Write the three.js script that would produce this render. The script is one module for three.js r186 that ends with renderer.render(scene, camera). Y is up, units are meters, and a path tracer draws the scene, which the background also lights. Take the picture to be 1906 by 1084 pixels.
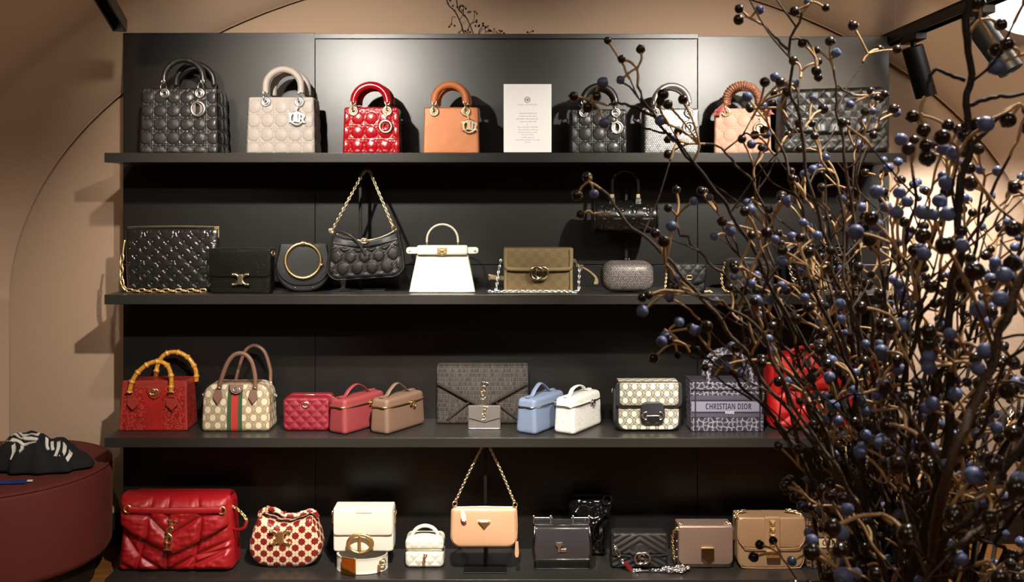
import * as THREE from 'three';
import { mergeGeometries, mergeVertices } from 'three/addons/utils/BufferGeometryUtils.js';
import { RoundedBoxGeometry } from 'three/addons/geometries/RoundedBoxGeometry.js';
import { TextGeometry } from 'three/addons/geometries/TextGeometry.js';
import { FontLoader } from 'three/addons/loaders/FontLoader.js';
import { RectAreaLightUniformsLib } from 'three/addons/lights/RectAreaLightUniformsLib.js';
import { createNoise2D, createNoise3D } from 'simplex-noise';

// ---------------------------------------------------------------- camera, exposure, lights
const F = 1792, CX = 941, HY = 375, CH = 1.134, Z0 = 2.8;         // focal length in pixels, principal point, eye height, distance to the shelf fronts
const scene = new THREE.Scene();
scene.background = new THREE.Color(0x000000);
const FULLW = 1930, FULLH = 1418;
const camera = new THREE.PerspectiveCamera(2 * Math.atan(FULLH / 2 / F) * 180 / Math.PI, FULLW / FULLH, 0.05, 60);
camera.setViewOffset(FULLW, FULLH, 24, 334, 1906, 1084);
camera.position.set(0, CH, Z0);
camera.focus = 2.86;
camera.userData.fStop = camera.getFocalLength() / 2.6;
const renderer = new THREE.WebGLRenderer({ antialias: true });
renderer.toneMapping = THREE.LinearToneMapping;
renderer.toneMappingExposure = 1.07;
renderer.shadowMap.enabled = true;
RectAreaLightUniformsLib.init();
const V = (x, y, z) => new THREE.Vector3(x, y, z);
const PX = (px, py, Z) => V((px - CX) / F * Z, CH + (HY - py) / F * Z, Z0 - Z);
// the track spots: where each hangs, what it is turned to, candela, full cone in degrees, softness of the edge
const AMBER = [1, 0.8, 0.58], WARM = [1, 0.86, 0.7], NEUTRAL = [1, 0.93, 0.83], COOL = [1, 0.97, 0.92];
const SPOTS = [
  { at: [-0.62, CH + 0.62, 1.15], to: PX(600, 290, 3.0), cd: 8.5, cone: 72, soft: 0.85, tint: NEUTRAL },
  { at: [0.87, CH + 0.62, 1.15], to: PX(1270, 300, 3.0), cd: 8.5, cone: 62, soft: 0.9, tint: NEUTRAL },
  { at: [-0.3, CH + 0.62, 1.15], to: PX(825, 500, 2.9), cd: 4, cone: 17, soft: 1, tint: NEUTRAL },
  { at: [0.75, CH + 0.56, 1.2], to: PX(1130, 770, 2.9), cd: 8, cone: 34, soft: 1, tint: NEUTRAL },
  { at: [0.1, CH + 0.66, 1.9], to: PX(140, 840, 3.1), cd: 15, cone: 42, soft: 1, tint: NEUTRAL },
  { at: [-0.05, CH + 0.62, 1.2], to: PX(760, 1010, 2.9), cd: 24, cone: 48, soft: 1, tint: NEUTRAL },
  { at: [0.25, CH + 0.62, 1.2], to: PX(1400, 1010, 2.9), cd: 17, cone: 36, soft: 1, tint: NEUTRAL },
  { at: [-0.86, CH + 0.56, 1.05], to: PX(40, 190, 2.55), cd: 0.9, cone: 100, soft: 1, tint: AMBER },
  { at: [1.2, CH + 0.42, 0.95], to: PX(1830, 120, 2.7), cd: 1.4, cone: 95, soft: 1, tint: AMBER },
  { at: [0.72, CH + 0.85, 1.62], to: V(0.5, 0.9, 1.66), cd: 5, cone: 80, soft: 1, tint: NEUTRAL },
];

// ---------------------------------------------------------------- helpers
function rng(seed) { let a = seed >>> 0; return () => { a = (a + 0x6d2b79f5) | 0; let t = Math.imul(a ^ (a >>> 15), 1 | a); t = (t + Math.imul(t ^ (t >>> 7), 61 | t)) ^ t; return ((t ^ (t >>> 14)) >>> 0) / 4294967296; }; }
const N2 = createNoise2D(rng(11)), N3 = createNoise3D(rng(12));
const clamp = (x, a, b) => Math.min(b, Math.max(a, x));
const sst = (a, b, x) => { const t = clamp((x - a) / (b - a), 0, 1); return t * t * (3 - 2 * t); };
const counts = {};
const numbered = (name) => { const n = counts[name] = (counts[name] ?? -1) + 1; return n ? `${name}_${String(n).padStart(3, '0')}` : name; };
const FONTS = {};
for (const k of ['sans_bold', 'serif_bold', 'serif_regular']) FONTS[k] = await new FontLoader().loadAsync(`fonts/droid/droid_${k}.typeface.json`);

// texture coordinates in metres, by the axis each face looks along
function boxUV(g) {
  g = g.index ? g.toNonIndexed() : g;
  const p = g.attributes.position, n = g.attributes.normal, uv = new Float32Array(p.count * 2);
  for (let i = 0; i < p.count; i += 3) {
    const ax = Math.abs(n.getX(i) + n.getX(i + 1) + n.getX(i + 2)), ay = Math.abs(n.getY(i) + n.getY(i + 1) + n.getY(i + 2)), az = Math.abs(n.getZ(i) + n.getZ(i + 1) + n.getZ(i + 2));
    for (let k = i; k < i + 3; k++) {
      const x = p.getX(k), y = p.getY(k), z = p.getZ(k);
      uv[2 * k] = az >= ax * 0.8 && az >= ay * 0.8 ? x : ax >= ay ? z : x;
      uv[2 * k + 1] = az >= ax * 0.8 && az >= ay * 0.8 ? y : ax >= ay ? y : z;
    }
  }
  g.setAttribute('uv', new THREE.BufferAttribute(uv, 2));
  return g;
}
function clean(g) { const o = new THREE.BufferGeometry(); o.setAttribute('position', g.attributes.position); if (g.attributes.normal) o.setAttribute('normal', g.attributes.normal); if (g.index) o.setIndex(g.index); return o.index ? o.toNonIndexed() : o; }
// one named Mesh out of geometries given in the current unit (U metres each)
let U = 1;
function part(name, geos, mat, parent, label) {
  geos = [].concat(geos).map((g) => clean(g));
  let g = geos.length > 1 ? mergeGeometries(geos) : geos[0];
  if (U !== 1) g.scale(U, U, U);
  g = boxUV(g);
  const m = new THREE.Mesh(g, mat);
  m.name = name; m.castShadow = m.receiveShadow = true;
  if (label) m.userData.label = label;
  (parent ?? scene).add(m);
  return m;
}
function parts(name, geos, mat, parent) { return geos.map((g) => part(name, g, mat, parent)); }
function tag(o, label, category, group, kind) {
  if (kind) o.userData.kind = kind;
  if (label) o.userData.label = label;
  if (category) o.userData.category = category;
  if (group) o.userData.group = group;
  return o;
}
function thing(name, label, category, pos, turn = 0, group) {
  const o = new THREE.Group(); o.name = numbered(name); o.position.copy(pos); o.rotation.y = turn; scene.add(o);
  return tag(o, label, category, group);
}
function struct(name, geos, mat, parent) { const m = part(parent ? name : numbered(name), geos, mat, parent); if (!parent) m.userData.kind = 'structure'; return m; }
const at = (g, x = 0, y = 0, z = 0, rx = 0, ry = 0, rz = 0) => g.applyMatrix4(new THREE.Matrix4().compose(V(x, y, z), new THREE.Quaternion().setFromEuler(new THREE.Euler(rx, ry, rz)), V(1, 1, 1)));
const bx = (w, h, d, x = 0, y = 0, z = 0, r = 0) => at(r ? new RoundedBoxGeometry(w, h, d, 2, r) : new THREE.BoxGeometry(w, h, d), x, y, z);
const cyl = (r0, r1, h, n = 24) => new THREE.CylinderGeometry(r0, r1, h, n);
const ball = (r, n = 12) => new THREE.SphereGeometry(r, n, Math.max(6, n >> 1));
const ring = (R, r, m = 8, n = 28, arc = Math.PI * 2) => new THREE.TorusGeometry(R, r, m, n, arc);
function fromGrid(pos, idx) {
  const g = new THREE.BufferGeometry(); g.setAttribute('position', new THREE.Float32BufferAttribute(pos, 3)); g.setIndex(idx);
  const m = mergeVertices(g, 1e-4); m.computeVertexNormals(); return m;
}
function lines(a, r, n) {                       // grid lines from -a to a, closer together within r of the ends
  const out = new Set(), add = (v) => out.add(Math.round(v * 1e4) / 1e4);
  for (const t of [0, 0.1, 0.3, 0.6, 1]) { add(-a + t * r); add(a - t * r); }
  const k = Math.max(1, Math.round(2 * (a - r) / n));
  for (let i = 1; i < k; i++) add(-a + r + 2 * (a - r) * i / k);
  return [...out].sort((p, q) => p - q);
}
// a padded body: outline w by h with round corners, depth d behind z = 0, round edges r, swelling and relief on the faces; x centred, y from 0
function soft(w, h, d, o = {}) {
  const { r = 3, R = 6, n = 6, bulge = 0, relief, warp, side, backBulge = 0 } = o, Rt = Math.max(o.Rt ?? R, r * 1.001), Rb = Math.max(o.Rb ?? R, r * 1.001), a = w / 2, b = h / 2, xs = lines(a, r, n), ys = lines(b, r, n), nx = xs.length, ny = ys.length, pos = [], idx = [];
  const vert = (x0, y0, zf) => {                 // zf: 1 front, 0 back, between on the sides
    const q = y0 > 0 ? Rt : Rb, dx = Math.abs(x0) - (a - q), dy = Math.abs(y0) - (b - q), e = Math.min(a - Math.abs(x0), b - Math.abs(y0));
    let x = x0, y = y0, z;
    if (dx > 0 && dy > 0) { const L = Math.hypot(dx, dy), m = Math.max(dx, dy); x = Math.sign(x0) * (a - q + dx / L * m); y = Math.sign(y0) * (b - q + dy / L * m); }
    const round = e < r ? r - Math.sqrt(Math.max(0, r * r - (r - e) * (r - e))) : 0, sw = Math.pow(Math.max(0, (1 - (x * x) / (a * a)) * (1 - (y * y) / (b * b))), 0.6);
    if (zf === 1) z = -round + bulge * sw + (relief ? relief(x, y + b, e) * sst(0, r, e) : 0);
    else if (zf === 0) z = -d + round - backBulge * sw;
    else { z = -r - (1 - zf) * (d - 2 * r); if (side && Math.abs(x0) >= a - 1e-3) x += Math.sign(x0) * side(z, y + b); }
    const v = V(x, y + b, z);
    if (v.y < 1e-6) v.y = 1e-6;
    if (warp) warp(v, zf);
    pos.push(v.x, v.y, v.z);
  };
  const face = (zf, flip) => {
    const o0 = pos.length / 3;
    for (const y of ys) for (const x of xs) vert(x, y, zf);
    for (let j = 0; j < ny - 1; j++) for (let i = 0; i < nx - 1; i++) {
      const p = o0 + j * nx + i, q = p + 1, s = p + nx, t = s + 1;
      flip ? idx.push(p, t, q, p, s, t) : idx.push(p, q, t, p, t, s);
    }
  };
  face(1, false); face(0, true);
  const rim = [];
  for (let i = 0; i < nx; i++) rim.push([xs[i], ys[0]]);
  for (let j = 1; j < ny; j++) rim.push([xs[nx - 1], ys[j]]);
  for (let i = nx - 2; i >= 0; i--) rim.push([xs[i], ys[ny - 1]]);
  for (let j = ny - 2; j >= 0; j--) rim.push([xs[0], ys[j]]);
  const nz = Math.max(1, Math.round((d - 2 * r) / (side ? n : n * 2))), o1 = pos.length / 3, m = rim.length;
  for (let k = 0; k <= nz; k++) for (const [x, y] of rim) vert(x, y, k === 0 ? 0.999999 : k === nz ? 0.000001 : 1 - k / nz);
  for (let k = 0; k < nz; k++) for (let i = 0; i < m - 1; i++) { const p = o1 + k * m + i, q = p + 1, s = p + m, t = s + 1; idx.push(p, t, q, p, s, t); }
  return fromGrid(pos, idx);
}
// a sheet of thickness th over fn(u, v) -> [x, y, z]
function sheet(fn, nu, nv, th) {
  const g0 = [], pos = [], idx = [], W = nu + 1, n = W * (nv + 1);
  for (let j = 0; j <= nv; j++) for (let i = 0; i <= nu; i++) g0.push(V(...fn(i / nu, j / nv)));
  const nrm = g0.map((p, k) => { const i = k % W, j = (k / W) | 0, a = g0[j * W + Math.min(nu, i + 1)].clone().sub(g0[j * W + Math.max(0, i - 1)]), b = g0[Math.min(nv, j + 1) * W + i].clone().sub(g0[Math.max(0, j - 1) * W + i]); return a.cross(b).normalize(); });
  for (const s of [0.5, -0.5]) g0.forEach((p, k) => pos.push(p.x + nrm[k].x * th * s, p.y + nrm[k].y * th * s, p.z + nrm[k].z * th * s));
  for (let j = 0; j < nv; j++) for (let i = 0; i < nu; i++) { const p = j * W + i, q = p + 1, s = p + W, t = s + 1; idx.push(p, q, t, p, t, s, n + p, n + t, n + q, n + p, n + s, n + t); }
  const edge = (p, q) => idx.push(p, n + q, q, p, n + p, n + q);
  for (let i = 0; i < nu; i++) { edge(i + 1, i); edge(nv * W + i, nv * W + i + 1); }
  for (let j = 0; j < nv; j++) { edge(j * W, (j + 1) * W); edge((j + 1) * W + nu, j * W + nu); }
  const g = new THREE.BufferGeometry(); g.setAttribute('position', new THREE.Float32BufferAttribute(pos, 3)); g.setIndex(idx);
  g.computeVertexNormals(); return g;
}
const curve = (pts, closed = false, tension = 0.5) => new THREE.CatmullRomCurve3(pts.map((p) => (p.isVector3 ? p : V(p[0], p[1], p[2] ?? 0))), closed, 'catmullrom', tension);
// a tube along points; rad a number or fn(t); flat > 0 squashes it along its own normal; ref fixes which way the flat side looks
function tube(pts, rad, o = {}) {
  const { n = 40, m = 10, closed = false, flat = 1, ref, sq = false } = o, c = pts.getPointAt ? pts : curve(pts, closed), fr = ref ? null : c.computeFrenetFrames(n, closed), pos = [], idx = [];
  for (let i = 0; i <= n; i++) {
    const t = i / n, p = c.getPointAt(t), r = typeof rad === 'function' ? rad(t) : rad;
    let nn, bb;
    if (ref) { const tg = c.getTangentAt(t); nn = V(...ref).addScaledVector(tg, -V(...ref).dot(tg)).normalize(); bb = tg.clone().cross(nn); } else { nn = fr.normals[i]; bb = fr.binormals[i]; }
    for (let k = 0; k < m; k++) {
      const a = k / m * Math.PI * 2; let ca = Math.cos(a), sa = Math.sin(a);
      if (sq) { const q = Math.pow(Math.pow(Math.abs(ca), 6) + Math.pow(Math.abs(sa), 6), -1 / 6); ca *= q; sa *= q; }
      pos.push(p.x + nn.x * ca * r * flat + bb.x * sa * r, p.y + nn.y * ca * r * flat + bb.y * sa * r, p.z + nn.z * ca * r * flat + bb.z * sa * r);
    }
  }
  for (let i = 0; i < n; i++) for (let k = 0; k < m; k++) { const a = i * m + k, b = i * m + (k + 1) % m, d = a + m, e = b + m; idx.push(a, e, d, a, b, e); }
  if (!closed) for (const [i, f] of [[0, 1], [n, -1]]) { const p = c.getPointAt(i / n), o0 = pos.length / 3; pos.push(p.x, p.y, p.z); for (let k = 0; k < m; k++) { const a = i * m + k, b = i * m + (k + 1) % m; f > 0 ? idx.push(o0, b, a) : idx.push(o0, a, b); } }
  const g = new THREE.BufferGeometry(); g.setAttribute('position', new THREE.Float32BufferAttribute(pos, 3)); g.setIndex(idx);
  g.computeVertexNormals(); return g;
}
// chain links along points; returns one geometry per link
function links(pts, len, wide, wire, o = {}) {
  const c = curve(pts), L = c.getLength(), pitch = len - wire * 2.4, k = Math.max(2, Math.round(L / pitch)), out = [], { sq = false, roll = 0.4 } = o;
  for (let i = 0; i < k; i++) {
    const t = (i + 0.5) / k, p = c.getPointAt(t), tg = c.getTangentAt(t);
    let up = V(0, 0, 1).addScaledVector(tg, -tg.z); if (up.lengthSq() < 0.05) up = V(0, 1, 0).addScaledVector(tg, -tg.y); up.normalize();
    const side = up.clone().cross(tg).normalize(), m = new THREE.Matrix4().makeBasis(tg, side, up).setPosition(p), g = ring(wide / 2 - wire, wire, 6, sq ? 16 : 12), a = g.attributes.position;
    const ext = len / 2 - wide / 2;
    for (let j = 0; j < a.count; j++) { const x = a.getX(j); a.setX(j, x + Math.sign(x) * ext * Math.min(1, Math.abs(x) / (wide * 0.12))); }
    g.computeVertexNormals();
    out.push(at(g, 0, 0, 0, (i % 2 ? Math.PI / 2 : 0) + roll, 0, 0).applyMatrix4(m));
  }
  return out;
}
const chain = (...a) => mergeGeometries(links(...a).map(clean));
// raised lettering, centred on 0,0, back on z = 0
function text(str, size, depth, font = 'serif_bold', bevel = 0) {
  const g = new TextGeometry(str, { font: FONTS[font], size, depth, curveSegments: 5, bevelEnabled: bevel > 0, bevelThickness: bevel, bevelSize: bevel * 0.7, bevelSegments: 2 });
  g.computeBoundingBox(); const b = g.boundingBox; g.translate(-(b.min.x + b.max.x) / 2, -(b.min.y + b.max.y) / 2, 0); return g;
}
const extr = (pts, depth, bevel = 0.6) => { const s = new THREE.Shape(); pts.forEach(([x, y], i) => (i ? s.lineTo(x, y) : s.moveTo(x, y))); s.closePath(); return new THREE.ExtrudeGeometry(s, { depth, bevelEnabled: bevel > 0, bevelThickness: bevel, bevelSize: bevel, bevelSegments: 2, curveSegments: 8 }); };

// ---------------------------------------------------------------- textures and materials
function noiseTex(size, fn, srgb = false) {                        // fn(u, v) -> grey 0..1 or [r, g, b]
  const data = new Uint8Array(size * size * 4);
  for (let y = 0; y < size; y++) for (let x = 0; x < size; x++) { const v = fn(x / size, y / size), o = (y * size + x) * 4, c = Array.isArray(v) ? v : [v, v, v]; for (let k = 0; k < 3; k++) data[o + k] = clamp(c[k], 0, 1) * 255; data[o + 3] = 255; }
  const t = new THREE.DataTexture(data, size, size); t.wrapS = t.wrapT = THREE.RepeatWrapping; t.magFilter = THREE.LinearFilter; t.minFilter = THREE.LinearMipmapLinearFilter; t.generateMipmaps = true; if (srgb) t.colorSpace = THREE.SRGBColorSpace; t.needsUpdate = true; return t;
}
const torusNoise = (u, v, f, seed = 0) => { const a = u * Math.PI * 2, b = v * Math.PI * 2, k = f / (2 * Math.PI); return N3(Math.cos(a) * k + seed, Math.sin(a) * k + Math.cos(b) * k * 1.3, Math.sin(b) * k * 1.3 + seed); };
function tiled(t, metresU, metresV = metresU, offU = 0, offV = 0) { const c = t.clone(); c.repeat.set(1 / metresU, 1 / metresV); c.offset.set(offU, offV); c.needsUpdate = true; return c; }
function worley(size, cells, seed) {
  const r = rng(seed), pts = []; for (let j = 0; j < cells; j++) for (let i = 0; i < cells; i++) pts.push([(i + 0.15 + 0.7 * r()) / cells, (j + 0.15 + 0.7 * r()) / cells]);
  return (u, v) => { let d1 = 9, d2 = 9; const ci = Math.floor(u * cells), cj = Math.floor(v * cells); for (let dj = -1; dj <= 1; dj++) for (let di = -1; di <= 1; di++) { const i = (ci + di + cells) % cells, j = (cj + dj + cells) % cells, p = pts[j * cells + i]; let dx = Math.abs(u - p[0]), dy = Math.abs(v - p[1]); dx = Math.min(dx, 1 - dx); dy = Math.min(dy, 1 - dy); const d = Math.hypot(dx, dy); if (d < d1) { d2 = d1; d1 = d; } else if (d < d2) d2 = d; } return (d2 - d1) * cells; };
}
const wl = worley(256, 26, 5);
const T = {
  grain: noiseTex(256, (u, v) => 0.25 + 0.75 * sst(0, 0.45, wl(u, v))),
  snake: noiseTex(256, (u, v) => { const k = 10, y = v * k, row = Math.floor(y), x = u * k + (row % 2) * 0.5, fx = x - Math.floor(x) - 0.5, fy = y - row - 0.5; const d = Math.abs(fx) * 1.15 + Math.abs(fy) * 0.75; return clamp(1.15 - sst(0.28, 0.56, d), 0, 1) * (0.75 + 0.25 * (1 - fy)); }),
  snakeTone: noiseTex(256, (u, v) => { const k = 10, y = v * k, row = Math.floor(y), x = u * k + (row % 2) * 0.5, fx = x - Math.floor(x) - 0.5, fy = y - row - 0.5, d = Math.abs(fx) * 1.15 + Math.abs(fy) * 0.75; const c = 0.95 - 0.5 * sst(0.36, 0.56, d) - 0.12 * N2(Math.floor(x) * 0.7, row * 0.9); return c; }, true),
  lizard: noiseTex(256, (u, v) => { const k = 22, y = v * k, row = Math.floor(y), x = u * k * 0.8 + (row % 2) * 0.5, fx = x - Math.floor(x) - 0.5, fy = y - row - 0.5; return clamp(1 - sst(0.3, 0.5, Math.max(Math.abs(fx), Math.abs(fy))), 0, 1); }),
  plaster: noiseTex(512, (u, v) => 0.5 + 0.22 * torusNoise(u, v, 8, 1) + 0.16 * torusNoise(u, v, 26, 2) + 0.12 * torusNoise(u, v, 80, 3)),
  suede: noiseTex(256, (u, v) => 0.5 + 0.3 * torusNoise(u, v, 60, 4) + 0.2 * torusNoise(u, v, 110, 5)),
  blotch: noiseTex(256, (u, v) => { const n = 0.5 + 0.5 * torusNoise(u, v, 6, 9) * 0.7 + 0.25 * torusNoise(u, v, 18, 7); return n; }),
  rib: noiseTex(64, (u, v) => 0.5 + 0.5 * Math.sin(u * Math.PI * 16)),
};
function canvasTex(w, h, draw, srgb = true) { const c = document.createElement('canvas'); c.width = w; c.height = h; draw(c.getContext('2d'), w, h); const t = new THREE.CanvasTexture(c); t.wrapS = t.wrapT = THREE.RepeatWrapping; if (srgb) t.colorSpace = THREE.SRGBColorSpace; t.anisotropy = 8; return t; }
// height of a canvas drawing, red channel 0..1, over a tile of w by h units
function heightOf(tex, w, h, ox = 0, oy = 0) { const c = tex.image, W = c.width, H = c.height, d = c.getContext('2d').getImageData(0, 0, W, H).data; const px = (i, j) => d[(((j % H) + H) % H * W + ((i % W) + W) % W) * 4] / 255; return (X, Y) => { const u = ((X - ox) / w) * W - 0.5, v = -((Y - oy) / h) * H - 0.5, i = Math.floor(u), j = Math.floor(v), a = u - i, b = v - j; return (px(i, j) * (1 - a) + px(i + 1, j) * a) * (1 - b) + (px(i, j + 1) * (1 - a) + px(i + 1, j + 1) * a) * b; }; }
const M = {};
const std = (o) => new THREE.MeshStandardMaterial(o), phys = (o) => new THREE.MeshPhysicalMaterial(o);
const leather = (color, rough = 0.42, o = {}) => phys({ color, roughness: rough, bumpMap: tiled(T.grain, o.cell ?? 0.03), bumpScale: o.bump ?? 0.00025, clearcoat: o.coat ?? 0.15, clearcoatRoughness: o.coatRough ?? 0.35, ...(o.more ?? {}) });
M.gold = std({ color: new THREE.Color(0.88, 0.64, 0.3), metalness: 1, roughness: 0.36 });
M.paleGold = std({ color: new THREE.Color(0.9, 0.73, 0.46), metalness: 1, roughness: 0.3 });
M.silver = std({ color: new THREE.Color(0.86, 0.84, 0.8), metalness: 1, roughness: 0.26 });
M.gunmetal = std({ color: new THREE.Color(0.2, 0.19, 0.18), metalness: 1, roughness: 0.3 });
M.blackMetal = std({ color: 0x121110, metalness: 0.3, roughness: 0.45 });
M.black = leather(0x1a1817, 0.3, { coat: 0.5, more: { clearcoatRoughness: 0.25 } });
M.blackSoft = leather(0x171514, 0.44, { coat: 0.2, bump: 0.0002 });
M.thread = std({ color: 0x333030, roughness: 0.8 });

// ---------------------------------------------------------------- where bags stand
const SHELF = [284.5, 549, 815.5, 1079.5].map((p) => CH + (HY - p) / (F / Z0));
// a thing whose front-bottom middle is at pixel column px on shelf row, z metres behind the shelf front; afterwards x(px), y(py) give its own units
let OX = 0, OY = 0;
const x = (px) => px - OX, y = (py) => OY - py;
function onShelf(name, label, category, px, row, z, turn = 0, lift = 0, group) {
  const Z = Z0 - z, Y = SHELF[row] + lift;
  U = Z / F; OX = px; OY = HY + (CH - Y) / U;
  return thing(name, label, category, V((px - CX) * U, Y, z), turn, group);
}
// ---------------------------------------------------------------- the room: a vaulted plaster room, its floor, the black shelf wall
U = 1;
M.plaster = std({ color: 0xae927a, roughness: 0.93, bumpMap: tiled(T.plaster, 0.9), bumpScale: 0.0012 });
M.board = phys({ color: 0x161311, roughness: 0.37, ior: 1.58, bumpMap: tiled(T.suede, 0.12), bumpScale: 0.00012 });
M.shelf = phys({ color: 0x2b2825, roughness: 0.33, ior: 1.5, bumpMap: tiled(T.suede, 0.1), bumpScale: 0.0001 });
const ZB = -0.4, VX = 0.073, VA = 1.69, VB = 1.1, VY = CH - 0.33, ZF = 4.6;
const flare = (z) => 1 + 0.15 * sst(-0.42, -0.2, z) + 0.6 * sst(-0.2, 0.2, z);
const vaultPoint = (t, z, out = 0) => [VX - Math.cos(t) * (VA * flare(z) + out), VY + Math.sin(t) * (VB * flare(z) + out)];
{
  struct('wall_back', bx(4.6, 2.9, 0.12, VX, 1.3, ZB - 0.06), M.plaster);
  struct('wall_front', bx(6.4, 3.4, 0.12, VX, 1.5, ZF + 0.06), std({ color: 0x4a3b30, roughness: 0.9 }));
  const zAt = (v) => ZB + (ZF - ZB) * v * v;
  for (const [n, s] of [['left', -1], ['right', 1]]) struct('wall_' + n, sheet((u, v) => [VX + s * (VA * flare(zAt(v)) + 0.06), VY * (s < 0 ? u : 1 - u), zAt(v)], 2, 48, 0.12), M.plaster);
  struct('ceiling', sheet((u, v) => { const z = zAt(v), [a, b] = vaultPoint(Math.PI * u, z, 0.06); return [a, b, z]; }, 72, 48, 0.12), M.plaster);
  const fl = struct('floor', bx(6.4, 0.1, ZF - ZB + 0.1, VX, -0.075, (ZF + ZB) / 2), std({ color: 0x3a2413, roughness: 0.7 }));
  const r = rng(3), wood = [0x9c6a38, 0xa8723d, 0x8f5f30].map((c, k) => std({ color: c, roughness: 0.38, map: tiled(noiseTex(128, (u, v) => { const g = 0.82 + 0.13 * torusNoise(u, v, 5, k) * 0.5 + 0.1 * Math.sin((v * 14 + torusNoise(u, v, 4, k + 4) * 0.7) * 6.28) * 0.5; return [g, g * 0.97, g * 0.93]; }, true), 0.6, 0.14) }));
  for (let j = 0; j < 36; j++) {
    const z = ZB + 0.07 + j * 0.14; let x0 = VX - 3.05 - 0.3 * r();
    while (x0 < VX + 3.05) { const L = 0.9 + 0.5 * r(), a = Math.max(x0, VX - 3.05), b = Math.min(x0 + L, VX + 3.05); if (b - a > 0.03) part('plank', bx(b - a - 0.002, 0.024, 0.138, (a + b) / 2, -0.012 - 0.0006 * r(), z, 0.002), wood[(r() * 3) | 0], fl); x0 += L; }
  }
  const skirt = std({ color: 0x1d1613, roughness: 0.5 });
  struct('baseboard_back_left', bx(0.42, 0.1, 0.014, -1.615 + 0.21, 0.05, ZB + 0.008, 0.003), skirt);
  struct('baseboard_back_right', bx(0.5, 0.1, 0.014, 1.76 - 0.25, 0.05, ZB + 0.008, 0.003), skirt);
}
{ // the black panelled back of the shelves: five boards with open joints, a cap strip, on battens before the wall
  const zb = -0.25, Zp = Z0 - zb, X = (p) => (p - CX) / F * Zp, Y = (p) => CH + (HY - p) / F * Zp;
  const o = thing('shelf_back_panel', 'tall black board wall carrying the four black shelves', 'wall panel', V(0, 0, zb));
  const seg = [[229, 586, 61.5], [586.8, 1298, 64], [1298.8, 1655, 68]];
  for (const [a, b, t] of seg) {
    part('panel', bx(X(b) - X(a), Y(t) - Y(493), 0.026, (X(a) + X(b)) / 2, (Y(t) + Y(493)) / 2 + 0.0007, -0.013, 0.0012), M.board, o);
    part('panel', bx(X(b) - X(a), Y(494) - 0.012, 0.026, (X(a) + X(b)) / 2, (Y(494) + 0.012) / 2, -0.014, 0.0012), M.board, o);
  }
  part('top_strip', bx(X(1298) - X(586), Y(64) - Y(73), 0.012, (X(586) + X(1298)) / 2, (Y(64) + Y(73)) / 2, 0.006, 0.001), M.board, o);
  for (const px of [420, 760, 1120, 1500]) part('batten', bx(0.045, 1.5, 0.115, X(px), 0.77, -0.0845), M.blackMetal, o);
  SHELF.forEach((s, i) => {
    const names = ['topmost', 'second from top', 'third from top', 'lowest'];
    const b = thing('shelf_board', ['topmost long black shelf, holding the short-handled quilted bags', 'second black shelf from the top, with the white trapezoid bag on it', 'third black shelf from the top, with the woven envelope clutch on it', 'lowest black shelf near the floor, with the big red puffy bag on it'][i], 'shelf', V(0, s - 0.028, 0));
    part('board', bx(2.334, 0.028, 0.2495, 0, 0.014, -0.12475, 0.0012), M.shelf, b);
  });
}
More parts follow.
